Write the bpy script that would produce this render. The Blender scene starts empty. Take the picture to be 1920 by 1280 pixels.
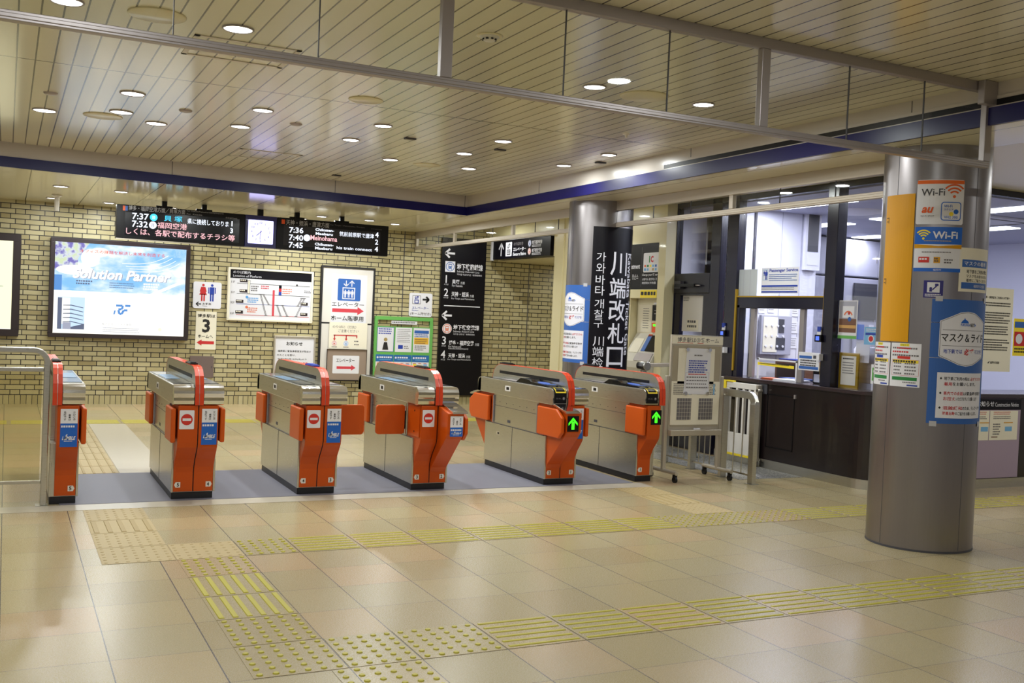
import bpy, bmesh, math, random
from mathutils import Vector, Matrix
random.seed(7)
SC = bpy.context.scene
COL = SC.collection
PI = math.pi

# ------------------------------------------------------------------ camera
CAM = (-1.615, -3.960, 1.457)
YAW, PITCH, ROLL = 0.46120, -0.02391, 0.04362
_f = Vector((math.sin(YAW)*math.cos(PITCH), math.cos(YAW)*math.cos(PITCH), math.sin(PITCH)))
_r = Vector((math.cos(YAW), -math.sin(YAW), 0.0))
_u = _r.cross(_f)
_r2 = math.cos(ROLL)*_r + math.sin(ROLL)*_u
_u2 = -math.sin(ROLL)*_r + math.cos(ROLL)*_u
cd = bpy.data.cameras.new('camera')
cd.sensor_width = 36.0
cd.lens = 1913.2/1920*36.0
cd.clip_start = 0.05
co = bpy.data.objects.new('camera', cd)
co.matrix_world = Matrix(((_r2.x, _u2.x, -_f.x, CAM[0]), (_r2.y, _u2.y, -_f.y, CAM[1]), (_r2.z, _u2.z, -_f.z, CAM[2]), (0, 0, 0, 1)))
COL.objects.link(co)
SC.camera = co

# ------------------------------------------------------------------ world, exposure
w = bpy.data.worlds.new('world'); SC.world = w; w.use_nodes = True
w.node_tree.nodes['Background'].inputs[0].default_value = (0.97, 0.96, 1.0, 1)
w.node_tree.nodes['Background'].inputs[1].default_value = 0.24
SC.view_settings.view_transform = 'Standard'
SC.view_settings.look = 'None'
SC.view_settings.gamma = 1.0
SC.view_settings.use_curve_mapping = False
SC.view_settings.exposure = 0.0

CEIL = 2.98      # panelled ceiling
SOF = 2.73       # lower soffit at the back
CEB = 2.90       # ceiling behind the second glass screen
LAMP_W = 8.6    # watts of one downlight
LAMP_C = (0.95, 0.99, 0.97)

def add_light(name, loc, size, power, color, rot=(0, 0, 0), shape='DISK', sy=None, parent=None):
    l = bpy.data.lights.new(name, 'AREA'); l.shape = shape; l.size = size
    if sy: l.size_y = sy
    l.energy = power; l.color = color
    o = bpy.data.objects.new(name, l); o.location = loc; o.rotation_euler = rot
    COL.objects.link(o)
    if parent: o.parent = parent
    return o

# ------------------------------------------------------------------ materials
def lin(c):
    return tuple(((v/255.0)/12.92 if v <= 10 else (((v/255.0)+0.055)/1.055)**2.4) for v in c)

class E:
    """a tiny expression wrapper over Math nodes"""
    def __init__(s, nt, k): s.nt = nt; s.k = k
    def _op(s, op, *o):
        n = s.nt.nodes.new('ShaderNodeMath'); n.operation = op
        for i, v in enumerate((s,)+o):
            if isinstance(v, E): s.nt.links.new(v.k, n.inputs[i])
            else: n.inputs[i].default_value = v
        return E(s.nt, n.outputs[0])
    def __add__(s, o): return s._op('ADD', o)
    def __sub__(s, o): return s._op('SUBTRACT', o)
    def __mul__(s, o): return s._op('MULTIPLY', o)
    def __truediv__(s, o): return s._op('DIVIDE', o)
    def floor(s): return s._op('FLOOR')
    def fract(s): return s._op('FRACT')
    def abs(s): return s._op('ABSOLUTE')
    def mod2(s): return s._op('FLOORED_MODULO', 2.0)
    def lt(s, o): return s._op('LESS_THAN', o)
    def gt(s, o): return s._op('GREATER_THAN', o)
    def mn(s, o): return s._op('MINIMUM', o)
    def mx(s, o): return s._op('MAXIMUM', o)
    def sel(s, a, b):           # s ? a : b
        return s*a + (E.one(s.nt) - s)*b
    @staticmethod
    def one(nt):
        n = nt.nodes.new('ShaderNodeValue'); n.outputs[0].default_value = 1.0
        return E(nt, n.outputs[0])

def new_mat(name):
    m = bpy.data.materials.new(name); m.use_nodes = True
    nt = m.node_tree
    return m, nt, nt.nodes['Principled BSDF']

def M(name, rgb, rough=0.5, metal=0.0, spec=0.5, coat=0.0, emit=0.0, noise=0.0, nscale=20.0, stretch=None, bump=0.0, coat_rough=0.05):
    m, nt, b = new_mat(name)
    c = lin(rgb)
    b.inputs['Base Color'].default_value = (*c, 1)
    b.inputs['Roughness'].default_value = rough
    b.inputs['Metallic'].default_value = metal
    b.inputs['Specular IOR Level'].default_value = spec
    b.inputs['Coat Weight'].default_value = coat
    b.inputs['Coat Roughness'].default_value = coat_rough
    if emit:
        b.inputs['Emission Color'].default_value = (*c, 1)
        b.inputs['Emission Strength'].default_value = emit
    if noise or bump or stretch:
        tc = nt.nodes.new('ShaderNodeTexCoord'); mp = nt.nodes.new('ShaderNodeMapping')
        mp.inputs['Scale'].default_value = stretch or (1, 1, 1)
        nt.links.new(tc.outputs['Object'], mp.inputs[0])
        n = nt.nodes.new('ShaderNodeTexNoise'); n.inputs['Scale'].default_value = nscale; n.inputs['Detail'].default_value = 4
        nt.links.new(mp.outputs[0], n.inputs['Vector'])
        if noise:
            mix = nt.nodes.new('ShaderNodeMix'); mix.data_type = 'RGBA'
            mix.inputs[6].default_value = (*[v*(1-noise) for v in c], 1); mix.inputs[7].default_value = (*[min(1, v*(1+noise)) for v in c], 1)
            nt.links.new(n.outputs[0], mix.inputs[0]); nt.links.new(mix.outputs[2], b.inputs['Base Color'])
            if metal:
                r = E(nt, n.outputs[0])*(noise*1.2) + (rough-noise*0.6)
                nt.links.new(r.k, b.inputs['Roughness'])
        if bump:
            bp = nt.nodes.new('ShaderNodeBump'); bp.inputs['Strength'].default_value = bump; bp.inputs['Distance'].default_value = 0.002
            nt.links.new(n.outputs[0], bp.inputs['Height']); nt.links.new(bp.outputs[0], b.inputs['Normal'])
    return m

def glow(name, rgb, s):
    m, nt, b = new_mat(name)
    b.inputs['Base Color'].default_value = (0, 0, 0, 1)
    b.inputs['Emission Color'].default_value = (*lin(rgb), 1)
    b.inputs['Emission Strength'].default_value = s
    b.inputs['Roughness'].default_value = 0.3
    return m

def glass(name, tint, refl=0.10):
    m = bpy.data.materials.new(name); m.use_nodes = True; nt = m.node_tree
    nt.nodes.remove(nt.nodes['Principled BSDF'])
    out = nt.nodes['Material Output']
    tr = nt.nodes.new('ShaderNodeBsdfTransparent'); tr.inputs[0].default_value = (*tint, 1)
    gl = nt.nodes.new('ShaderNodeBsdfGlossy'); gl.inputs['Roughness'].default_value = 0.02
    fr = nt.nodes.new('ShaderNodeLayerWeight'); fr.inputs[0].default_value = 0.5
    mx = nt.nodes.new('ShaderNodeMixShader')
    k = E(nt, fr.outputs['Facing'])._op('POWER', 4.0)*0.5 + refl*0.3
    nt.links.new(k.k, mx.inputs[0]); nt.links.new(tr.outputs[0], mx.inputs[1]); nt.links.new(gl.outputs[0], mx.inputs[2])
    nt.links.new(mx.outputs[0], out.inputs[0])
    return m

def pos_xyz(nt):
    g = nt.nodes.new('ShaderNodeNewGeometry'); s = nt.nodes.new('ShaderNodeSeparateXYZ')
    nt.links.new(g.outputs['Position'], s.inputs[0])
    return g, [E(nt, s.outputs[i]) for i in range(3)]

def rnd(nt, *e):
    cx = nt.nodes.new('ShaderNodeCombineXYZ')
    for i, v in enumerate(e): nt.links.new(v.k, cx.inputs[i])
    wn = nt.nodes.new('ShaderNodeTexWhiteNoise'); wn.noise_dimensions = '3D'
    nt.links.new(cx.outputs[0], wn.inputs['Vector'])
    return E(nt, wn.outputs['Value'])

def ramp(nt, fac, stops):
    r = nt.nodes.new('ShaderNodeValToRGB'); r.color_ramp.interpolation = 'LINEAR'
    el = r.color_ramp.elements
    while len(el) < len(stops): el.new(0.5)
    for i, (p, c) in enumerate(stops): el[i].position = p; el[i].color = (*lin(c), 1)
    nt.links.new(fac.k, r.inputs[0]); return r.outputs[0]

def mixc(nt, fac, a, b):
    m = nt.nodes.new('ShaderNodeMix'); m.data_type = 'RGBA'
    for k, v in ((0, fac), (6, a), (7, b)):
        if isinstance(v, E): nt.links.new(v.k, m.inputs[k])
        elif isinstance(v, tuple): m.inputs[k].default_value = (*lin(v), 1)
        elif isinstance(v, float): m.inputs[k].default_value = v
        else: nt.links.new(v, m.inputs[k])
    return m.outputs[2]

def tile_floor_mat():
    m, nt, b = new_mat('floor_tiles'); g, (x, y, z) = pos_xyz(nt)
    # the joints left of the tactile column are set off the 40 cm grid
    xa = x*(0.4/0.32); xb = (x + 0.32)*(0.4/0.48) - 0.4
    xm = x.gt(0.0).sel(x, x.gt(-0.32).sel(xa, x.gt(-0.8).sel(xb, x)))
    tx = xm/0.4; ty = y/0.4
    fx = (tx.fract() - 0.5).abs(); fy = (ty.fract() - 0.5).abs()
    jx = fx.gt(0.5 - 0.0065); jy = fy.gt(0.5 - 0.0045)
    r = rnd(nt, tx.floor(), ty.floor(), E.one(nt))
    big = nt.nodes.new('ShaderNodeTexNoise'); big.inputs['Scale'].default_value = 0.7
    nt.links.new(g.outputs['Position'], big.inputs['Vector'])
    base = ramp(nt, (r*0.75 + E(nt, big.outputs[0])*0.4 - 0.08), [(0.0, (170, 152, 112)), (0.35, (177, 165, 130)), (0.6, (182, 167, 128)), (0.82, (190, 166, 130)), (1.0, (168, 161, 132))])
    sp = nt.nodes.new('ShaderNodeTexNoise'); sp.inputs['Scale'].default_value = 190; sp.inputs['Detail'].default_value = 3
    nt.links.new(g.outputs['Position'], sp.inputs['Vector'])
    c = mixc(nt, (E(nt, sp.outputs[0]) - 0.50)._op('MULTIPLY', 3.8)._op('MAXIMUM', 0.0), base, (128, 108, 80))
    c = mixc(nt, jx, c, (84, 80, 82)); c = mixc(nt, jy*(E.one(nt) - jx), c, (104, 96, 88))
    nt.links.new(c, b.inputs['Base Color'])
    b.inputs['Roughness'].default_value = 0.24
    rr = E(nt, sp.outputs[0])*0.14 + 0.20; nt.links.new(rr.k, b.inputs['Roughness'])
    b.inputs['Specular IOR Level'].default_value = 0.42
    bp = nt.nodes.new('ShaderNodeBump'); bp.inputs['Distance'].default_value = 0.002; bp.inputs['Strength'].default_value = 0.5
    h = E.one(nt) - jx.mx(jy); nt.links.new(h.k, bp.inputs['Height']); nt.links.new(bp.outputs[0], b.inputs['Normal'])
    return m

def brick_mat():
    m, nt, b = new_mat('cream_brick'); g, (x, y, z) = pos_xyz(nt)
    P = 0.3555; H = 0.0672
    zz = z - 0.122
    row = (zz/H).floor()
    u = (x/P + row.mod2()*0.5)
    fu = u.fract(); hd = fu.gt(0.665)
    e1 = fu.lt(0.029).mx(hd*fu.lt(0.694)); fz = (zz/H).fract(); e2 = fz.lt(0.15)
    mort = e1.mx(e2)
    # soldier course at the foot
    low = z.lt(0.122); us = (x/0.0705); ms = us.fract().lt(0.10)
    mort = low.sel(ms, mort)
    idx = low.sel(us.floor(), u.floor()*2.0 + hd)
    r = rnd(nt, idx, low.sel(row*0.0, row), E.one(nt))
    c = ramp(nt, r, [(0.0, (146, 133, 92)), (0.12, (174, 162, 120)), (0.5, (186, 176, 136)), (0.85, (196, 187, 150)), (1.0, (160, 148, 106))])
    big = nt.nodes.new('ShaderNodeTexNoise'); big.inputs['Scale'].default_value = 9; nt.links.new(g.outputs['Position'], big.inputs['Vector'])
    c = mixc(nt, E(nt, big.outputs[0])*0.35, c, (164, 151, 110))
    c = mixc(nt, mort, c, (22, 19, 26))
    nt.links.new(c, b.inputs['Base Color']); b.inputs['Roughness'].default_value = 0.38
    bp = nt.nodes.new('ShaderNodeBump'); bp.inputs['Distance'].default_value = 0.004; bp.inputs['Strength'].default_value = 0.8
    h = E.one(nt) - mort; nt.links.new(h.k, bp.inputs['Height']); nt.links.new(bp.outputs[0], b.inputs['Normal'])
    return m

def plank_mat(name, pitch, off, rgb, gap, gapw, rough, seam=None, axis=0, coat=0.35, spec=0.7):
    m, nt, b = new_mat(name); g, p = pos_xyz(nt)
    x = p[axis]; t = (x - off)/pitch; f = (t.fract() - 0.5).abs(); j = f.gt(0.5 - gapw/pitch/2)
    if seam is not None:
        j = j.mx(((p[1-axis] - seam)).abs().lt(0.009))
    r = rnd(nt, t.floor(), E.one(nt), E.one(nt))
    c0 = tuple(int(v*0.965) for v in rgb)
    c = mixc(nt, r, rgb, c0); c = mixc(nt, j, c, gap)
    nt.links.new(c, b.inputs['Base Color'])
    b.inputs['Roughness'].default_value = rough; b.inputs['Specular IOR Level'].default_value = spec
    b.inputs['Coat Weight'].default_value = coat; b.inputs['Coat Roughness'].default_value = rough*0.5
    bp = nt.nodes.new('ShaderNodeBump'); bp.inputs['Distance'].default_value = 0.004; bp.inputs['Strength'].default_value = 0.6
    h = E.one(nt) - j; nt.links.new(h.k, bp.inputs['Height']); nt.links.new(bp.outputs[0], b.inputs['Normal'])
    return m

def granite_mat():
    m, nt, b = new_mat('granite'); g, p = pos_xyz(nt)
    v = nt.nodes.new('ShaderNodeTexVoronoi'); v.inputs['Scale'].default_value = 95; nt.links.new(g.outputs['Position'], v.inputs['Vector'])
    s = nt.nodes.new('ShaderNodeSeparateColor'); nt.links.new(v.outputs['Color'], s.inputs[0])
    c = ramp(nt, E(nt, s.outputs[0]), [(0.0, (66, 66, 72)), (0.4, (120, 120, 124)), (0.75, (170, 170, 168)), (1.0, (200, 198, 190))])
    nt.links.new(c, b.inputs['Base Color']); b.inputs['Roughness'].default_value = 0.3
    return m

m_floor = tile_floor_mat()
m_brick = brick_mat()
m_plank = plank_mat('ceiling_planks', 0.1092, -1.599, (222, 216, 192), (44, 38, 28), 0.0095, 0.25, seam=3.38)
m_soffit = plank_mat('soffit_panels', 0.652, -1.423, (228, 221, 194), (60, 54, 42), 0.010, 0.13, coat=0.0, spec=0.5)
m_granite = granite_mat()
m_cream = M('cream_paint', (222, 212, 172), 0.35, coat=0.2)
m_offwhite = M('fascia_white', (196, 188, 180), 0.25, coat=0.3)
m_blue = M('fascia_blue', (14, 10, 84), 0.32, spec=0.35)
m_stone = M('pale_stone', (206, 198, 182), 0.22, noise=0.05, nscale=60)
m_matgrey = M('grey_mat', (122, 122, 136), 0.55, noise=0.10, nscale=400)
m_steel = M('brushed_steel', (200, 198, 190), 0.30, 1.0, noise=0.12, nscale=14, stretch=(1, 1, 30))
m_steelv = M('pillar_steel', (146, 141, 142), 0.33, 1.0, noise=0.05, nscale=5, stretch=(14, 14, 0.7))
m_chrome = M('polished_steel', (228, 228, 230), 0.12, 1.0)
m_alu = M('anodised_aluminium', (172, 165, 166), 0.42, 0.65)
m_aluc = M('pale_aluminium', (200, 192, 178), 0.45, 0.7)
m_orange = M('orange_panel', (192, 76, 4), 0.36, spec=0.35, coat=0.08, noise=0.04, nscale=3)
m_orange2 = M('orange_flap', (202, 84, 14), 0.4, spec=0.35, coat=0.05)
m_red = M('orange_red_band', (214, 66, 30), 0.3, spec=0.4, coat=0.15)
m_black = M('black_plastic', (14, 13, 17), 0.4, spec=0.25)
m_plinth = M('plinth_black', (16, 15, 24), 0.4)
m_dkglass = M('dark_gloss', (14, 14, 20), 0.14, spec=0.3)
m_white = M('white_sheet', (226, 226, 234), 0.5)
m_wcoat = M('white_enamel', (226, 222, 216), 0.35)
m_paper = M('cream_paper', (236, 230, 212), 0.6)
m_signblk = M('sign_black', (12, 10, 18), 0.35, spec=0.25)
m_signwht = M('sign_white', (232, 232, 242), 0.4)
m_ink = M('ink_black', (30, 28, 30), 0.6)
m_inkg = M('ink_grey', (108, 104, 108), 0.6)
m_inkred = M('ink_red', (198, 40, 44), 0.6)
m_inkpink = M('arrow_red', (208, 62, 76), 0.6)
m_inkblue = M('ink_blue', (32, 62, 168), 0.6)
m_pblue = M('poster_blue', (48, 98, 178), 0.45)
m_sblue = M('sticker_blue', (24, 98, 200), 0.4)
m_lblue = M('light_blue', (120, 178, 226), 0.5)
m_green = M('board_green', (104, 176, 88), 0.5)
m_dgreen = M('ink_green', (34, 130, 62), 0.6)
m_yellow = M('yellow_sheet', (214, 152, 6), 0.42, spec=0.3)
m_yel2 = M('yellow_ink', (246, 220, 50), 0.5)
m_tyel = M('tactile_yellow', (182, 172, 42), 0.5)
m_tan = M('tactile_tan', (180, 160, 114), 0.5, noise=0.05, nscale=30)
m_tan2 = M('tactile_tan_raised', (168, 146, 96), 0.5)
m_mauve = M('mauve_panel', (168, 150, 172), 0.55)
m_brown = M('dark_brown_frame', (44, 34, 36), 0.35)
m_wood = M('dark_walnut', (28, 19, 21), 0.28, coat=0.25, noise=0.25, nscale=3, stretch=(6, 6, 0.5))
m_frame = M('dark_blue_frame', (28, 26, 42), 0.25)
m_gold = M('gold_frame', (186, 150, 40), 0.35, 0.4)
m_trainor = M('line_orange', (226, 120, 84), 0.5)
m_trainbl = M('line_blue', (90, 160, 222), 0.5)
m_boothw = M('booth_white', (222, 222, 236), 0.5)
m_boothg = M('booth_grey', (170, 170, 186), 0.5)
m_boothceil = M('booth_ceiling', (176, 178, 200), 0.6)
m_dkgrey = M('dark_grey', (70, 70, 78), 0.5)
m_noentry = M('no_entry_red', (206, 46, 36), 0.45)
m_deskbrown = M('brown_desk', (120, 84, 66), 0.5)
m_rubber = M('rubber_black', (20, 20, 22), 0.6)
m_deckrefl = M('deck_blue_reflection', (104, 136, 168), 0.25)
m_alub = M('cream_aluminium', (196, 186, 172), 0.4, 0.6)
m_hdr = M('header_grey', (178, 178, 184), 0.5)
m_glass = glass('clear_glass', (0.95, 0.96, 0.95), 0.10)
m_glass2 = glass('tinted_glass', (0.86, 0.83, 0.70), 0.16)
m_glassb = glass('booth_glass', (0.93, 0.94, 0.98), 0.14)
g_lamp = glow('lamp_white', (255, 250, 240), 9.0)
g_lamp2 = glow('lamp_pale', (240, 240, 246), 2.2)
g_green = glow('green_led', (60, 255, 30), 2.2)
g_white = glow('led_white', (236, 242, 255), 1.5)
g_cyan = glow('led_cyan', (70, 214, 255), 1.3)
g_pink = glow('led_pink', (255, 190, 196), 1.4)
g_clock = glow('clock_face', (186, 184, 255), 2.4)
g_clockb = glow('clock_blue', (120, 110, 255), 1.5)
g_bill = glow('billboard_white', (255, 253, 240), 1.35)
g_billy = glow('billboard_cream', (250, 246, 205), 1.3)
g_sky = glow('billboard_sky', (138, 192, 240), 1.15)
def cloudy(name, stops, scale, strength, stretch=(1, 1, 1)):
    m, nt, b = new_mat(name); tc = nt.nodes.new('ShaderNodeTexCoord'); mp = nt.nodes.new('ShaderNodeMapping'); mp.inputs['Scale'].default_value = stretch
    n = nt.nodes.new('ShaderNodeTexNoise'); n.inputs['Scale'].default_value = scale; n.inputs['Detail'].default_value = 5
    nt.links.new(tc.outputs['Object'], mp.inputs[0]); nt.links.new(mp.outputs[0], n.inputs['Vector'])
    c = ramp(nt, E(nt, n.outputs[0]), stops); b.inputs['Base Color'].default_value = (0, 0, 0, 1)
    nt.links.new(c, b.inputs['Emission Color']); b.inputs['Emission Strength'].default_value = strength; return m
g_cloud = cloudy('billboard_clouds', [(0.0, (104, 168, 232)), (0.40, (132, 190, 240)), (0.55, (196, 222, 250)), (0.68, (255, 255, 255)), (1.0, (255, 255, 255))], 3.2, 1.2, (1, 1, 1.8))
g_tree = cloudy('billboard_tree', [(0.0, (90, 84, 160)), (0.42, (120, 112, 190)), (0.52, (214, 222, 232)), (0.62, (206, 222, 180)), (1.0, (246, 250, 226))], 11.0, 1.1)
g_sky2 = glow('billboard_pale_sky', (196, 222, 248), 1.2)
g_sky3 = glow('billboard_deep_sky', (92, 150, 220), 1.05)
g_leaf = glow('billboard_leaf', (204, 216, 190), 1.0)
g_vio = glow('billboard_violet', (112, 104, 178), 0.9)
g_bred = glow('billboard_red', (236, 108, 100), 1.0)
g_bgrey = glow('billboard_grey', (172, 176, 196), 1.0)
g_bdk = glow('billboard_dark', (112, 122, 150), 0.8)
g_screen = glow('screen_blue', (80, 110, 255), 1.6)
g_booth = glow('booth_light', (250, 252, 255), 7.0)
g_blueic = glow('ic_reader_blue', (90, 130, 230), 0.8)

# ------------------------------------------------------------------ mesh building
class MB:
    def __init__(s): s.v = []; s.f = []; s.fm = []; s.sm = []; s.mats = []
    def mi(s, m):
        if m not in s.mats: s.mats.append(m)
        return s.mats.index(m)
    def add(s, vs, fs, m, smooth=False):
        b = len(s.v); s.v += [tuple(v) for v in vs]; k = s.mi(m)
        for f in fs: s.f.append([b+i for i in f]); s.fm.append(k); s.sm.append(smooth)
        return s
    def box(s, x0, y0, z0, x1, y1, z1, m):
        if x0 > x1: x0, x1 = x1, x0
        if y0 > y1: y0, y1 = y1, y0
        if z0 > z1: z0, z1 = z1, z0
        v = [(x0, y0, z0), (x1, y0, z0), (x1, y1, z0), (x0, y1, z0), (x0, y0, z1), (x1, y0, z1), (x1, y1, z1), (x0, y1, z1)]
        return s.add(v, [(0, 3, 2, 1), (4, 5, 6, 7), (0, 1, 5, 4), (1, 2, 6, 5), (2, 3, 7, 6), (3, 0, 4, 7)], m)
    def prism(s, pts, a, b, m, axis='x', smooth=False):
        """extrude a closed profile; axis x: pts are (y,z); axis y: pts are (x,z); axis z: pts are (x,y)"""
        n = len(pts)
        mk = {'x': lambda p, t: (t, p[0], p[1]), 'y': lambda p, t: (p[0], t, p[1]), 'z': lambda p, t: (p[0], p[1], t)}[axis]
        v = [mk(p, a) for p in pts] + [mk(p, b) for p in pts]
        s.add(v, [(i, (i+1) % n, n+(i+1) % n, n+i) for i in range(n)], m, smooth)
        s.add(v, [tuple(range(n))[::-1], tuple(range(n, 2*n))], m)
        return s
    def cyl(s, c0, c1, r, m, n=20, r1=None, smooth=True, caps=True):
        c0 = Vector(c0); c1 = Vector(c1); r1 = r if r1 is None else r1
        d = (c1-c0).normalized(); t = Vector((0, 0, 1)) if abs(d.z) < 0.9 else Vector((1, 0, 0))
        a = d.cross(t).normalized(); b = d.cross(a)
        v = [c0 + r*(math.cos(2*PI*i/n)*a + math.sin(2*PI*i/n)*b) for i in range(n)] + [c1 + r1*(math.cos(2*PI*i/n)*a + math.sin(2*PI*i/n)*b) for i in range(n)]
        s.add(v, [(i, (i+1) % n, n+(i+1) % n, n+i) for i in range(n)], m, smooth)
        if caps: s.add(v, [tuple(range(n))[::-1], tuple(range(n, 2*n))], m)
        return s
    def lathe(s, c, prof, m, n=24, smooth=True):
        v = []; k = len(prof)
        for i in range(n):
            a = 2*PI*i/n
            for r, z in prof: v.append((c[0]+r*math.cos(a), c[1]+r*math.sin(a), c[2]+z))
        s.add(v, [(i*k+j, ((i+1) % n)*k+j, ((i+1) % n)*k+j+1, i*k+j+1) for i in range(n) for j in range(k-1)], m, smooth)
        return s
    def sweep(s, path, hw, hh, m, up=(0, 0, 1), rnd_=False, n=12, smooth=True):
        """rectangular (hw x hh half sizes) or round section along a path"""
        P = [Vector(p) for p in path]; rings = []
        for i, p in enumerate(P):
            d = ((P[min(i+1, len(P)-1)]-P[max(i-1, 0)])).normalized()
            sd = d.cross(Vector(up)); sd = sd.normalized() if sd.length > 1e-4 else Vector((1, 0, 0))
            nn = sd.cross(d).normalized()
            k = 1.0
            if 0 < i < len(P)-1:
                ca = (P[i]-P[i-1]).normalized().dot((P[i+1]-P[i]).normalized()); k = 1/max(0.5, math.sqrt((1+ca)/2))
            if rnd_: rings.append([p + hw*(math.cos(2*PI*j/n)*sd + math.sin(2*PI*j/n)*nn) for j in range(n)])
            else: rings.append([p + a*hw*sd + b*hh*k*nn for a, b in ((-1, -1), (1, -1), (1, 1), (-1, 1))])
        q = len(rings[0]); v = [x for r in rings for x in r]
        s.add(v, [(i*q+j, i*q+(j+1) % q, (i+1)*q+(j+1) % q, (i+1)*q+j) for i in range(len(rings)-1) for j in range(q)], m, rnd_ and smooth)
        s.add(v, [tuple(range(q))[::-1], tuple(range((len(rings)-1)*q, len(rings)*q))], m)
        return s
    def build(s, name, parent=None, bevel=0.0, loc=None, seg=2):
        me = bpy.data.meshes.new(name); me.from_pydata(s.v, [], s.f)
        for m in s.mats: me.materials.append(m)
        me.polygons.foreach_set('material_index', s.fm); me.polygons.foreach_set('use_smooth', s.sm)
        me.update()
        bm = bmesh.new(); bm.from_mesh(me)
        if bevel: bmesh.ops.remove_doubles(bm, verts=bm.verts, dist=1e-5)
        bmesh.ops.recalc_face_normals(bm, faces=bm.faces) if bevel else None
        bm.to_mesh(me); bm.free()
        o = bpy.data.objects.new(name, me); COL.objects.link(o)
        if loc: o.location = loc
        if parent: o.parent = parent
        if bevel:
            b = o.modifiers.new('bevel', 'BEVEL'); b.width = bevel; b.segments = seg; b.limit_method = 'ANGLE'; b.angle_limit = math.radians(40)
            b.harden_normals = False
        return o

def tag(o, label, cat, group=None, kind=None):
    o['label'] = label; o['category'] = cat
    if group: o['group'] = group
    if kind: o['kind'] = kind
    return o
def struct(o): o['kind'] = 'structure'; return o
def empty(name, loc, label, cat, group=None, rz=0.0):
    o = bpy.data.objects.new(name, None); o.location = loc; o.rotation_euler = (0, 0, rz); o.empty_display_size = 0.1
    COL.objects.link(o); return tag(o, label, cat, group)
def copy_tree(o, parent=None):
    c = o.copy(); COL.objects.link(c); c.parent = parent
    for ch in list(o.children): copy_tree(ch, c)
    return c

# ------------------------------------------------------------------ lettering and flat graphics
_tc = {}
_tcu = bpy.data.curves.new('type', 'FONT'); _tob = bpy.data.objects.new('type', _tcu)
COL.objects.link(_tob)
def glyphs(t, bold, shear):
    k = (t, bold, shear)
    if k not in _tc:
        _tcu.body = t; _tcu.size = 1; _tcu.offset = bold; _tcu.shear = shear; _tcu.resolution_u = 2
        bpy.context.view_layer.update()
        dg = bpy.context.evaluated_depsgraph_get(); e = _tob.evaluated_get(dg); me = e.to_mesh()
        v = [(p.co.x, p.co.y) for p in me.vertices]; f = [tuple(p.vertices) for p in me.polygons]; e.to_mesh_clear()
        if not v: v = [(0, 0), (1, 0), (1, 1)]; f = []
        x0 = min(a for a, _ in v); x1 = max(a for a, _ in v); y0 = min(b for _, b in v); y1 = max(b for _, b in v)
        _tc[k] = ([((a-x0)/max(1e-6, x1-x0), (b-y0)/max(1e-6, y1-y0)) for a, b in v], f, (x1-x0)/max(1e-6, y1-y0))
    return _tc[k]

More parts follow.
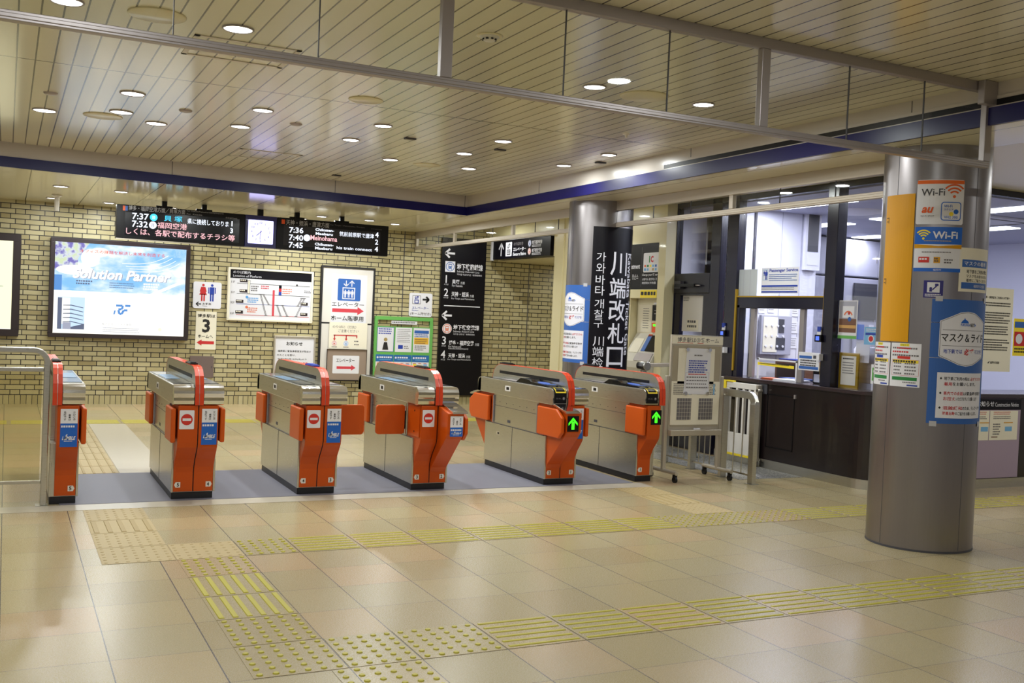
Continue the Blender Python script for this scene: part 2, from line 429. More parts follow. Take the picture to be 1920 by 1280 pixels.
class Cv:
    """a drawing surface: fn(u, v, d) gives the point; y runs up; layers lift the print by under a millimetre"""
    def __init__(s, mb, fn, step=None, lift=0.0009): s.mb = mb; s.fn = fn; s.step = step; s.lift = lift
    def _emit(s, pts, m, L):
        s.mb.add([s.fn(a, b, L*s.lift) for a, b in pts], [tuple(range(len(pts)))], m)
    def poly(s, pts, m, L=1):
        if not s.step: return s._emit(pts, m, L)
        a = min(p[0] for p in pts); b = max(p[0] for p in pts); k0 = math.floor(a/s.step+1e-6); k1 = math.ceil(b/s.step-1e-6)
        for k in range(k0, max(k1, k0+1)):
            q = pts
            for lim, sg in ((k*s.step, 1), ((k+1)*s.step, -1)):
                r = []
                for i in range(len(q)):
                    p0 = q[i-1]; p1 = q[i]; i0 = sg*(p0[0]-lim) >= -1e-9; i1 = sg*(p1[0]-lim) >= -1e-9
                    if i0 != i1:
                        t = (lim-p0[0])/(p1[0]-p0[0]); r.append((lim, p0[1]+t*(p1[1]-p0[1])))
                    if i1: r.append(p1)
                q = r
                if not q: break
            if len(q) > 2: s._emit(q, m, L)
    def rect(s, a, b, c, d, m, L=1): s.poly([(a, b), (c, b), (c, d), (a, d)], m, L)
    def rrect(s, a, b, c, d, r, m, L=1):
        p = []
        for cx, cy, a0 in ((c-r, d-r, 0), (a+r, d-r, 90), (a+r, b+r, 180), (c-r, b+r, 270)):
            for k in range(5): t = math.radians(a0+22.5*k); p.append((cx+r*math.cos(t), cy+r*math.sin(t)))
        s.poly(p, m, L)
    def disc(s, u, v, r, m, L=1, n=20, ry=None):
        ry = ry or r; s.poly([(u+r*math.cos(2*PI*i/n), v+ry*math.sin(2*PI*i/n)) for i in range(n)], m, L)
    def arc(s, u, v, r0, r1, a0, a1, m, L=1, n=12, k=1.0):
        for i in range(n):
            t0 = math.radians(a0+(a1-a0)*i/n); t1 = math.radians(a0+(a1-a0)*(i+1)/n)
            s.poly([(u+r0*math.cos(t0)*k, v+r0*math.sin(t0)), (u+r1*math.cos(t0)*k, v+r1*math.sin(t0)), (u+r1*math.cos(t1)*k, v+r1*math.sin(t1)), (u+r0*math.cos(t1)*k, v+r0*math.sin(t1))], m, L)
    def line(s, p, q, w, m, L=1):
        dx = q[0]-p[0]; dy = q[1]-p[1]; l = math.hypot(dx, dy) or 1; nx = -dy/l*w/2; ny = dx/l*w/2
        s.poly([(p[0]+nx, p[1]+ny), (p[0]-nx, p[1]-ny), (q[0]-nx, q[1]-ny), (q[0]+nx, q[1]+ny)], m, L)
    def path(s, pts, w, m, L=1):
        for a, b in zip(pts, pts[1:]): s.line(a, b, w, m, L)
    def frame(s, a, b, c, d, w, m, L=1):
        s.rect(a, b, c, b+w, m, L); s.rect(a, d-w, c, d, m, L); s.rect(a, b+w, a+w, d-w, m, L); s.rect(c-w, b+w, c, d-w, m, L)
    def T(s, t, a, b, c, d, m, L=2, bold=0.0, shear=0.0, keep=None):
        """type set to fill the box; keep='l' or 'c' keeps the letter shapes and only fits the height"""
        v, f, asp = glyphs(t, bold, shear)
        if len(t) == 1 and t in '0123456789T': keep = 'c'
        if keep:
            w = min(c-a, (d-b)*asp)
            if keep == 'c': a = (a+c-w)/2
            c = a+w
        if s.step:
            for q in f: s.poly([(a+v[i][0]*(c-a), b+v[i][1]*(d-b)) for i in q], m, L)
            return
        s.mb.add([s.fn(a+x*(c-a), b+y*(d-b), L*s.lift) for x, y in v], f, m)
    def V(s, t, a, b, c, d, m, L=2, bold=0.0, gap=0.12):
        h = (d-b)/len(t)
        for i, ch in enumerate(t):
            if ch == ' ': continue
            y1 = d-i*h; s.T(ch, a, y1-h*(1-gap), c, y1, m, L, bold)
    def arrow(s, u, v, l, hd, w, ang, m, L=2, solid=True):
        """arrow with its tip at u,v"""
        ca, sa = math.cos(math.radians(ang)), math.sin(math.radians(ang))
        R = lambda x, y: (u+x*ca-y*sa, v+x*sa+y*ca)
        if solid:
            s.poly([R(-l, -w/2), R(-hd, -w/2), R(-hd, w/2), R(-l, w/2)], m, L); s.poly([R(0, 0), R(-hd, hd*0.62), R(-hd, -hd*0.62)], m, L)
        else:
            s.poly([R(-l, -w/2), R(-w*0.9, -w/2), R(-w*0.9, w/2), R(-l, w/2)], m, L)
            for sg in (1, -1):
                s.poly([R(0, 0), R(-w*0.9, sg*w*0.0), R(-hd-w*0.5, sg*(hd-w*0.2)), R(-hd, sg*hd), R(-hd*0.9, sg*hd)][::sg], m, L)
                s.line(R(-w*0.3, 0), R(-hd, sg*hd*0.92), w, m, L)
    def greek(s, a, b, c, rows, lh, m, L=2, frac=0.55, ch=None):
        """rows of small print too fine to read: runs of short dashes"""
        for i in range(rows):
            y = b-i*lh; x = a; e = c-(c-a)*(0.25*random.random() if i % 3 == 2 else 0.05*random.random())
            w = ch or lh*frac*1.1
            while x+w < e:
                ww = w*random.uniform(0.7, 1.3); s.rect(x, y-lh*frac, min(x+ww, e), y, m, L); x += ww+w*0.35

def planeY(x0, y, z0):      # faces -Y (towards the hall); u to +X
    return lambda u, v, d: (x0+u, y-d, z0+v)
def planeX(x, y0, z0):      # faces -X; u runs towards -Y
    return lambda u, v, d: (x-d, y0-u, z0+v)
def drum(cx, cy, R, a0, z0):   # u along the curve from angle a0 (degrees)
    return lambda u, v, d: (cx+(R+d)*math.cos(math.radians(a0)+u/R), cy+(R+d)*math.sin(math.radians(a0)+u/R), z0+v)

# ================================================================== SETTING
def slab(name, pts, z0, z1, m): return struct(MB().prism(pts, z0, z1, m, 'z').build(name))
slab('floor', [(-9, -9), (13, -9), (13, 15), (-9, 15)], -0.12, 0.0, m_floor)
slab('trim_1', [(-8.0, 3.60), (3.60, 3.58), (3.60, 3.79), (-8.0, 3.81)], 0.0002, 0.0022, m_stone)       # pale stone strip before the gates
slab('trim_2', [(-0.717, 5.14), (-0.318, 5.14), (-0.318, 8.79), (-0.717, 8.79)], 0.0002, 0.0022, m_stone)
slab('floor', [(4.70, 3.75), (5.50, 3.75), (5.50, 7.2), (4.70, 7.2)], 0.0002, 0.0018, m_granite)
EDG = lambda x: 7.45 + (x+1.72)*0.118          # front edge of the lower soffit
slab('ceiling', [(-9, -9), (3.66, -9), (3.66, EDG(3.66)+0.02), (-9, EDG(-9)+0.02)], CEIL, CEIL+0.12, m_plank)
slab('ceiling', [(-9, EDG(-9)+0.01), (3.65, EDG(3.65)+0.01), (3.65, 11.3), (-9, 11.3)], SOF, CEIL+0.12, m_soffit)
slab('ceiling', [(3.66, -9), (4.26, -9), (4.26, 11.3), (3.66, 11.3)], SOF, CEIL+0.12, m_soffit)
slab('ceiling', [(4.26, -9), (13, -9), (13, 15), (4.26, 15)], CEB, CEIL+0.12, m_cream)
# upright edge of the ceiling drop: white above, blue band below
B = 0.105
def fascia(name, p, q, z0, z1, t, m):
    d = Vector((q[0]-p[0], q[1]-p[1])).normalized(); n = Vector((d.y, -d.x))*t
    return slab(name, [p, q, (q[0]+n.x, q[1]+n.y), (p[0]+n.x, p[1]+n.y)], z0, z1, m)
pL = (-9, EDG(-9)); pC = (3.65, EDG(3.65)); pR = (3.65, -9)
fascia('trim_3', pL, pC, SOF+B, CEIL, 0.012, m_offwhite)
fascia('trim_4', pL, pC, SOF, SOF+B, 0.020, m_blue)
fascia('trim_5', pC, pR, SOF+B, CEIL, 0.012, m_offwhite)
fascia('trim_6', pC, pR, SOF, SOF+B, 0.020, m_blue)
for i, t in enumerate((-0.05, 1.83, 3.6)):      # panel joints of the upright edge
    x = t; MBj = MB().box(x, EDG(x)-0.0135, SOF+B, x+0.006, EDG(x)-0.011, CEIL-0.002, m_dkgrey); struct(MBj.build('trim_7'))
for y in (6.1, 3.3, 0.9, -1.5):
    struct(MB().box(3.6365, y, SOF+B, 3.639, y+0.006, CEIL-0.002, m_dkgrey).build('trim_7'))
struct(MB().box(-9, 11.24, 0, 9.5, 11.42, CEIL+0.1, m_brick).build('wall_back'))
for x in (3.977, 6.20): struct(MB().box(x-0.006, 11.236, 0.0, x+0.006, 11.2405, 2.9, m_dkgrey).build('trim_8'))
# cream side wall with the lift passage, its post and the machine recess
for bx_ in ((5.45, 9.02, 2.66, 5.62, 11.24, CEB), (5.45, 9.0, 2.36, 5.75, 9.03, CEB), (5.45, 8.56, 0, 5.75, 9.0, CEB), (5.435, 8.56, 0, 5.45, 8.63, CEB), (5.435, 8.72, 0, 5.45, 8.75, CEB),
            (5.47, 6.97, 0, 5.75, 8.56, CEB), (5.47, 6.30, 2.44, 5.75, 6.97, CEB), (6.0, 6.30, 0, 6.1, 6.97, 2.44), (5.42, 6.175, 0, 5.62, 6.322, CEB)):
    struct(MB().box(*bx_, m_cream).build('wall_right'))
struct(MB().box(5.62, 9.03, 2.36, 9.5, 11.24, 2.40, m_cream).build('ceiling'))      # low ceiling of the passage
struct(MB().box(9.4, 8.5, 0, 9.5, 11.24, 2.4, m_cream).build('wall_passage'))
struct(MB().box(5.75, 8.9, 0, 9.5, 9.0, 2.4, m_cream).build('wall_passage'))

# ------------------------------------------------------------------ lamps in the ceilings
def downlight(x, y, z, r, label, group, power=LAMP_W, proto={}):
    k = round(r, 3)
    if k not in proto:
        t = empty('downlight', (0, 0, 0), label, 'ceiling light', group)
        MB().lathe((0, 0, 0), [(r*1.10, 0.0), (r*1.12, -0.006), (r*1.02, -0.010), (r*0.97, -0.002)], m_alu, 32).build('trim_ring', t)
        MB().cyl((0, 0, -0.0045), (0, 0, -0.002), r*0.97, g_lamp, 32).build('lamp_lens', t)
        proto[k] = t
    else:
        t = copy_tree(proto[k]); tag(t, label, 'ceiling light', group)
    t.location = (x, y, z)
    add_light('lamp_light', (0, 0, -0.012), r*1.8, power, LAMP_C, parent=t)
    return t
ROWS = [
    (1.82, [(-1.38, .077), (-0.512, .078), (1.777, .07), (2.65, .07)], 'recessed round ceiling light in the row nearest the big hanging glass screen', 'front row of ceiling lights'),
    (4.08, [(-0.824, .082), (0.13, .075), (1.115, .07), (2.21, .072), (3.287, .068)], 'recessed round light above the front ends of the ticket gates', 'ceiling lights over the gate fronts'),
    (4.93, [(-0.822, .084), (0.13, .077), (1.106, .072), (2.214, .073), (3.291, .071)], 'recessed round light above the rear ends of the ticket gates', 'ceiling lights over the gate backs'),
    (5.285, [(-1.377, .086), (-0.508, .082)], 'bright round light just behind the row over the left ticket gates', 'bright lights behind the left gates'),
    (5.80, [(1.788, .075), (2.646, .075)], 'bright round light of the rearmost pair before the blue band', 'rear pair of bright lights')]
for y, xs, lb, gr in ROWS:
    for x, r in xs: downlight(x, y, CEIL, r, lb, gr)
for x, y, r in ((-1.09, 8.895, .078), (-0.44, 8.896, .075), (-0.44, 10.52, .07), (-1.13, 10.5, .06), (2.25, 9.88, .071), (2.93, 9.86, .072), (0.35, 10.5, .07), (2.15, 10.5, .06), (3.4, 10.1, .07)):
    downlight(x, y, SOF, r, 'small round light in the low ceiling before the brick wall', 'lights along the brick wall', LAMP_W*0.9)
for y in (-0.9, -3.0, -5.4, -7.6):              # the hall goes on behind the photographer
    for x in (-6.5, -4.0, -1.4, 1.8): downlight(x, y, CEIL, 0.075, 'round ceiling light in the hall behind the photographer', 'ceiling lights of the hall', LAMP_W*.5)
for y in (1.82, 4.5, 6.6):
    for x in (-6.5, -4.2): downlight(x, y, CEIL, 0.075, 'round ceiling light in the hall left of the gates', 'ceiling lights left of the gates', LAMP_W*.8)
for x, y in ((4.9, 4.2), (4.9, 7.6), (4.9, 10.2), (7.0, 1.2), (7.4, 10.2), (6.4, -2.0), (9.0, 0.6)):
    downlight(x, y, CEB if y < 9 or x < 5.4 else 2.36, 0.07, 'round light in the ceiling beside the station office', 'lights by the office', LAMP_W*0.8)

for x, y in ((-1.361, 4.476), (-0.384, 4.509), (0.497, 4.491)):
    o = MB().lathe((0, 0, 0), [(0, -0.016), (0.03, -0.016), (0.046, -0.010), (0.052, 0.0)], m_alu, 24).build('sprinkler_cover', loc=(x, y, CEIL))
    tag(o, 'small silver disc fixed in the ceiling midway between the gate lights', 'ceiling disc', 'silver ceiling discs')
for x, y in ((1.508, 4.499), (2.383, 4.498), (3.462, 4.514), (1.702, 7.373)):
    o = MB().box(-.048, -.03, -.012, .048, .03, 0, m_dkgrey).box(-.04, -.022, -.014, .04, .022, -.012, M('vent_grey', (120, 112, 96), .5)).build('ceiling_sensor', loc=(x, y, CEIL), bevel=.003)
    tag(o, 'small dark rectangular fitting on the ceiling near the round lights' if y < 6 else 'small dark rectangular fitting alone near the blue band', 'ceiling fitting', 'rectangular ceiling fittings' if y < 6 else None)
for x, y, r, lb in ((-0.938, 1.811, .15, 'large flush cream disc between the two left front ceiling lights'), (-0.938, 5.226, .155, 'large glossy cream disc beside the ring lights over the left gates'), (0.673, 3.189, .125, 'large cream disc crossing the dark ceiling seam'), (2.189, 1.858, .165, 'large cream disc between the two right front ceiling lights'), (2.214, 5.892, .143, 'large cream disc between the rearmost bright lights')):
    o = MB().lathe((0, 0, 0), [(0, -0.007), (r*.96, -0.007), (r, -0.005), (r, 0.0)], m_cream, 40).build('speaker_cover', loc=(x, y, CEIL))
    tag(o, lb, 'ceiling disc')
sd = empty('smoke_detector', (0.699, 1.134, CEIL), 'cream smoke detector with dark slots behind the big glass screen', 'smoke detector')
MB().lathe((0, 0, 0), [(0, -.006), (.068, -.006), (.075, -.002), (.075, 0)], m_cream, 32).build('base_plate', sd)
q = MB().lathe((0, 0, 0), [(0, -.030), (.026, -.030), (.034, -.025), (.036, -.016), (.05, -.012), (.055, -.006)], m_wcoat, 32)
for k in range(8):
    a = k*PI/4; q.box(-.006+.034*math.cos(a), -.006+.034*math.sin(a), -.0255, .006+.034*math.cos(a), .006+.034*math.sin(a), -.018, m_black)
q.build('sensor_head', sd)
tag(MB().lathe((0, 0, 0), [(0, -.03), (.008, -.03), (.01, -.012), (.025, -.008), (.03, 0)], m_wcoat, 20).build('fire_sprinkler', loc=(2.848, 3.107, CEIL)), 'tiny white sprinkler head on the ceiling next to the dark seam', 'sprinkler')
for n, (x0, y0, x1, y1), lb in (('ceiling_hatch', (-0.70, 2.08, -0.085, 2.6), 'square outlined access hatch in the planks above the left gates'), ('air_vent', (0.38, 6.17, 1.0, 6.74), 'square outlined air vent in the planks close to the blue band')):
    h = MB()
    for a, b, c, d in ((x0, y0, x1, y0+.03), (x0, y1-.03, x1, y1), (x0, y0, x0+.03, y1), (x1-.03, y0, x1, y1)): h.box(a, b, -.004, c, d, 0, m_aluc)
    o = h.build(n, loc=(0, 0, CEIL)); tag(o, lb, 'ceiling hatch')
# slot air diffuser in the right upright edge
df = empty('air_diffuser', (3.64, 2.8, 2.86), 'long black slot air outlet above the blue band on the right', 'air outlet')
MB().box(-.008, -2.9, -.028, 0, .90, .04, m_offwhite).box(-.006, -2.9, -.03, .0, .93, -.026, m_dkgrey).build('housing', df)
MB().box(-.011, -2.88, -.018, -.006, .89, .018, m_black).build('slot', df)
# camera tube hanging by the brick wall
cc = empty('ceiling_camera', (-1.085, 10.0, SOF), 'white tube camera hanging from the low ceiling near the left billboards', 'camera')
MB().lathe((0, 0, 0), [(.0, 0), (.06, 0), (.06, -.015), (.035, -.03), (.0, -.03)], m_wcoat, 24).build('mount', cc)
MB().cyl((0, 0, -.02), (0, 0, -.20), .028, m_wcoat, 24).build('housing', cc)

# ------------------------------------------------------------------ hanging glass smoke screens
def screen(name, origin, ax, a0, a1, zb, zt, mull, seams, label, ztop_rail=.055, brail=.038, m_alu=m_alu):
    t = empty(name, origin, label, 'glass screen')
    def bx(mb, s0, s1, w, z0, z1, m):
        return mb.box(s0, -w, z0, s1, w, z1, m) if ax == 'x' else mb.box(-w, s0, z0, w, s1, z1, m)
    bx(MB(), a0, a1, .024, zt-ztop_rail, zt, m_alu).build('top_rail', t, bevel=.003)
    b = MB(); bx(b, a0, a1, .022, zb, zb+brail, m_alu); bx(b, a0, a1, .026, zb+brail*.25, zb+brail*.7, m_alu); b.build('bottom_rail', t, bevel=.003)
    for s in mull: bx(MB(), s-.028, s+.028, .02, zb+brail, zt-ztop_rail, m_alu).build('mullion', t, bevel=.003)
    cuts = sorted([a0, a1]+list(mull)+list(seams))
    for s0, s1 in zip(cuts, cuts[1:]):
        bx(MB(), s0+.004, s1-.004, .004, zb+brail*.8, zt-ztop_rail*.9, m_glass).build('glass_pane', t)
    for s in seams: bx(MB(), s-.002, s+.002, .005, zb+brail, zt-ztop_rail, m_dkgrey).build('joint_seal', t)
    return t
screen('smoke_screen', (0, .33, 0), 'x', -9.0, 3.66, 2.478, CEIL, [-7.1, -5.31, -3.5, -1.72, .12, 1.93, 3.64], [-4.7, -4.1, -2.9, -2.3, -1.05, -.46, .73, 1.325, 2.53, 3.11], 'long glass smoke screen hanging from the ceiling across the whole front')
screen('smoke_screen', (0, .33, 0), 'x', 4.2, 8.9, 2.478, SOF, [5.5, 7.4], [4.9, 6.1, 6.8], 'short end of the hanging glass screen under the soffit behind the near pillar', .04)
tag(MB().box(3.52, .255, SOF+.11, 3.635, .302, CEIL-.001, m_alu).build('corner_block', bevel=.004), 'grey metal block closing the corner between screen and blue band', 'bracket')
sb = lambda a0, a1, mu, se, lb: screen('smoke_screen', (4.17, 0, 0), 'y', a0, a1, 2.455, SOF, mu, se, lb, .10, .05, m_alub)
sb(5.97, 11.23, [7.784, 9.68, 11.2], [6.586, 7.178, 8.4, 9.0, 10.3, 10.8], 'glass screen hanging between the brick wall and the black bannered pillar')
sb(1.50, 5.29, [3.379], [2.111, 2.754, 3.999, 4.62], 'glass screen hanging between the two steel pillars before the office')
sb(-5.0, .29, [-1.2, -3.1], [-.5, -1.9], 'glass screen hanging on the camera side of the near pillar')

# ------------------------------------------------------------------ steel pillars
def pillar(x, y, label, seams):
    t = empty('pillar', (x, y, 0), label, 'pillar')
    MB().cyl((0, 0, 0.012), (0, 0, CEB+.02), .35, m_steelv, 96, caps=False).build('steel_casing', t)
    MB().cyl((0, 0, 0), (0, 0, .014), .353, m_dkgrey, 96).build('base_ring', t)
    for a in seams:
        a = math.radians(a); c, s = math.cos(a), math.sin(a)
        MB().cyl((.3482*c, .3482*s, .02), (.3482*c, .3482*s, SOF), .0032, m_dkgrey, 6).build('panel_joint', t)
    return t
P1 = (4.17, 1.14); P2 = (4.17, 5.63)
pillar(*P1, 'round brushed steel pillar in the right foreground covered with stickers', (177.5, -92.6, 87.5, -2.6))
pillar(*P2, 'round brushed steel pillar carrying the tall black gate name banner', (-177.0, -92.6, 87.5, -2.6))

# ------------------------------------------------------------------ tactile paving
def dots(mb, x0, y0, nx, ny, w, h, m, r=.014, hh=.006):
    for i in range(nx):
        for j in range(ny):
            cx = x0+w*(i+.5)/nx; cy = y0+h*(j+.5)/ny; n = 12; v = []
            for rr, z in ((r, .0015), (r*.8, hh), ): v += [(cx+rr*math.cos(2*PI*k/n), cy+rr*math.sin(2*PI*k/n), z) for k in range(n)]
            mb.add(v, [(k, (k+1) % n, n+(k+1) % n, n+k) for k in range(n)], m, True); mb.add(v[n:], [tuple(range(n))], m)
def bars(mb, x0, y0, w, h, along, n, m, bw=.019, hh=.005, ins=.025):
    for i in range(n):
        if along == 'x': c = y0+h*(i+.5)/n; a = (x0+ins, c-bw/2, x0+w-ins, c+bw/2)
        else: c = x0+w*(i+.5)/n; a = (c-bw/2, y0+ins, c+bw/2, y0+h-ins)
        x_0, y_0, x_1, y_1 = a; k = .003
        v = [(x_0, y_0, .0015), (x_1, y_0, .0015), (x_1, y_1, .0015), (x_0, y_1, .0015), (x_0+k, y_0+k, hh), (x_1-k, y_0+k, hh), (x_1-k, y_1-k, hh), (x_0+k, y_1-k, hh)]
        mb.add(v, [(4, 5, 6, 7), (0, 1, 5, 4), (1, 2, 6, 5), (2, 3, 7, 6), (3, 0, 4, 7)], m)
tilebase = plank_mat('tile_stone', 50, -20.3, (188, 172, 138), (150, 132, 104), .001, .3)
def tile_thing(kind, x0, y0, w, h, label, group, tan=False, **k):
    mb = MB(); g = .004
    mb.box(g, g, .0002, w-g, h-g, .0018, m_tan if tan else m_floor)
    m = m_tan2 if tan else m_tyel
    if kind == 'dots': dots(mb, 0, 0, k.get('nx', 6), k.get('ny', 6), w, h, m, r=k.get('r', .014), hh=k.get('hh', .0065))
    else: bars(mb, 0, 0, w, h, kind, k.get('n', 6), m, bw=k.get('bw', .021), ins=k.get('ins', .02))
    o = mb.build('tactile_tile', loc=(x0, y0, 0)); return tag(o, label, 'tactile tile', group)
G = 'yellow tactile tiles'
tile_thing('dots', -.71, 0, .39, .4, 'yellow dotted tile at the near left corner of the front band', None)
tile_thing('dots', -.71, .4, .39, .4, 'yellow dotted tile just before the yellow lengthwise bars', None)
tile_thing('y', -.71, .8, .39, .4, 'yellow barred tile, nearer of the two bars running towards the gates', None, bw=.028)
tile_thing('y', -.71, 1.2, .39, .4, 'yellow barred tile, farther of the two bars running towards the gates', None, bw=.028)
tile_thing('dots', -.71, 1.6, .39, .4, 'yellow dotted tile next to the tan dotted block', None)
tile_thing('dots', -.32, 0, .32, .4, 'narrow yellow dotted tile five dots wide in the front band', None, nx=5)
tile_thing('dots', 0, 0, .4, .4, 'yellow dotted tile where the crossing bars begin in the front band', None)
tile_thing('dots', -.4, -.4, .4, .4, 'yellow dotted tile cut by the bottom edge of the view', None)
for i in range(1, 24): tile_thing('x', i*.4, 0, .4, .4, 'tile with six yellow bars in the front band crossing the floor', 'barred tiles of the front band')
tile_thing('dots', -.32, 2.0, .32, .4, 'yellow dotted tile five dots wide at the left end of the far band', None, nx=5)
for i in range(0, 7): tile_thing('x', i*.4, 2.0, .4, .4, 'barred yellow tile of the far band between the gates and the dots', 'barred tiles left part of the far band')
for i in range(7, 10): tile_thing('dots', i*.4, 2.0, .4, .4, 'finely dotted tile in the far band before the noticeboard', 'dotted tiles of the far band', nx=7, ny=7, r=.009)
for i in range(10, 25): tile_thing('x', i*.4, 2.0, .4, .4, 'barred yellow tile of the far band around the near steel pillar', 'barred tiles right part of the far band')
tile_thing('dots', -.71, 2.0, .39, .4, 'tan dotted tile reaching right to the yellow dots', None, True, nx=7, r=.011, hh=.0035)
tile_thing('dots', -1.107, 2.0, .397, .4, 'tan dotted tile, nearest of the left tan column', None, True, nx=7, r=.011, hh=.0035)
tile_thing('dots', -1.107, 2.4, .397, .4, 'tan dotted tile just before the tan bars on the left', None, True, nx=7, r=.011, hh=.0035)
tile_thing('y', -1.107, 2.8, .397, .4, 'tan tile with five raised bars before the left gate', None, True, n=5, bw=.032)
tile_thing('dots', -1.107, 3.2, .397, .4, 'tan dotted tile touching the grey mat before gate five', None, True, nx=7, r=.011, hh=.0035)
tile_thing('dots', 3.18, 2.4, .39, .4, 'tan dotted tile, nearest of the right tan strip', None, True, nx=8, ny=8, r=.009, hh=.003)
tile_thing('y', 3.18, 2.8, .39, .4, 'tan barred tile in the middle of the right tan strip', None, True, n=5, bw=.02)
tile_thing('dots', 3.18, 3.2, .39, .38, 'tan dotted tile next to the foot of the rightmost gate', None, True, nx=8, ny=8, r=.009, hh=.003)
for j in range(9): tile_thing('y', -1.107, 5.16+j*.405, .385, .40, 'tan barred tile in the strip leading from gate five to the wall', 'tan strip behind gate five', True, n=5, bw=.022, ins=.004)
for i in range(-6, 14): tile_thing('x', i*.4+.05, 8.82, .4, .4, 'yellow barred tile in the band running behind the gates', 'tactile band behind the gates', n=6)
o = MB().box(-1.24, 3.80, .0003, 3.53, 5.14, .004, m_matgrey).build('floor_mat'); tag(o, 'long blue grey mat lying under the row of ticket gates', 'floor mat')

# ================================================================== TICKET GATES
def nose_profile(back):
    p = [(back, .715), (-.118, .715), (-.134, .722), (-.138, .748), (-.131, .768), (-.140, .778), (-.143, .800), (-.139, .820), (-.126, .842), (-.104, .855), (-.07, .860), (back, .860)]
    return p
def refl(p): return [(1.26-y, z) for y, z in p][::-1]
FACE = [(.18, .06), (0.0, .06), (0.0, .205), (-.012, .245), (-.045, .305), (-.095, .365), (-.125, .405), (-.135, .44), (-.135, .712), (.18, .712)]
FACEW = [(.18, .06), (0.0, .06), (0.0, .15), (-.02, .19), (-.30, .46), (-.335, .50), (-.340, .53), (-.340, .668), (-.12, .712), (.18, .712)]
FIN = [(-.146, .715), (-.146, .80), (-.138, .865), (-.112, .925), (-.070, .965), (-.015, .986), (.04, .992), (1.22, .992), (1.275, .984), (1.33, .962), (1.372, .925), (1.398, .865), (1.406, .80), (1.406, .715)]
def gate(xc, L, R, num, label, group=None):
    """L / R: None or dict(kind='nose'|'reader', wide, flap='shut'|'open', art)"""
    t = empty('ticket_gate', (xc, 3.84, 0), label, 'ticket gate', group)
    xl = -.157 if L else -.032; xr = .157 if R else .032
    tl = -.178 if L else -.034; tr = .178 if R else .034
    MB().box(xl+.006, .018, 0, xr-.012, 1.24, .056, m_plinth).build('plinth', t)
    b = MB()
    b.box(xl, .004, .056, xr, 1.256, .435, m_steel); b.box(xl+.007, .17, .435, xr-.007, 1.09, .715, m_steel)
    b.box(xl-.001, -.002, .056, xl+.014, .03, .30, m_steel); b.box(xr-.014, -.002, .056, xr+.001, .03, .30, m_steel)
    b.build('cabinet', t, bevel=.003)
    # dark door gaps and small fittings on both flanks
    d = MB()
    for sd, on in ((-1, L), (1, R)):
        if not on: continue
        x = sd*.1502; e = sd*.1574
        def strip(y0, z0, y1, z1, m, xx, t_=.0012):
            d.box(xx, y0, z0, xx+sd*t_, y1, z1, m)
        strip(.19, .603, 1.07, .607, m_dkgrey, x); strip(.03, .430, 1.23, .436, m_dkgrey, e); strip(.655, .06, .659, .43, m_dkgrey, e)
        strip(.19, .44, .194, .70, m_dkgrey, x); strip(1.064, .44, 1.068, .70, m_dkgrey, x)
        strip(.72, .465, .78, .49, m_dkgrey, x)
        for i in range(6): strip(.25+i*.14, .635+.006*(i % 2), .258+i*.14, .643+.006*(i % 2), m_dkgrey, x, .002)
        if on['kind'] == 'reader':
            strip(.92, .33, .99, .36, m_chrome, e); strip(.93, .336, .965, .354, m_black, e, .002)
    d.build('door_gap', t)
    top = MB()
    if L or R:
        body = [(-.07, .715), (-.07, .860), (1.33, .860), (1.36, .858), (1.40, .84), (1.42, .80), (1.42, .715)]
        if L: top.prism(body, tl, -.031, m_steel, 'x')
        if R: top.prism(body, .031, tr, m_steel, 'x')
    top.build('top_body', t, bevel=.006)
    lk = MB()
    for sd, on in ((-1, L), (1, R)):
        if on:
            x = sd*.178
            lk.box(x, .69, .765, x+sd*.002, .80, .812, m_wcoat); lk.box(x+sd*.002, .715, .775, x+sd*.003, .77, .802, m_black)
    lk.build('lock_plate', t)
    # central fin with slots and the red bands
    f = MB().prism(FIN, -.030, .030, m_steel, 'x'); 
    for sd in (-1, 1): f.box(sd*.030, .03, .902, sd*.0312, 1.24, .930, m_black)
    f.build('centre_fin', t, bevel=.004)
    n = len(FIN)
    for sd in (-1, 1):
        a = sd*.002; bb = sd*.0308; o = [(y-.004 if i < 4 else (y+.004 if i > n-5 else y), z+(.003 if 2 < i < n-3 else 0)) for i, (y, z) in enumerate(FIN)]
        mb = MB(); v = [(a, y, z) for y, z in o]+[(bb, y, z) for y, z in o]+[(a, y, z) for y, z in FIN]+[(bb, y, z) for y, z in FIN]
        for i in range(n-1):
            mb.add(v, [(i, i+1, n+i+1, n+i), (n+i, n+i+1, 3*n+i+1, 3*n+i), (i, 2*n+i, 2*n+i+1, i+1)], m_red, False)
        mb.build('red_band', t)
    if L and R: MB().prism([(y+.003, z) for y, z in FACE], -.0031, .0031, m_black, 'x').build('centre_gap', t)
    s = MB(); yy = 1.02 if num[1] == 'reader' else .14
    s.box(-.028, yy, .994, .028, yy+.24, 1.006, m_black if num[1] != 'blue' else m_inkblue); s.box(-.022, yy+.03, 1.006, .022, yy+.2, 1.012, m_black if num[1] != 'blue' else m_inkblue)
    s.build('sensor_strip', t, bevel=.004)
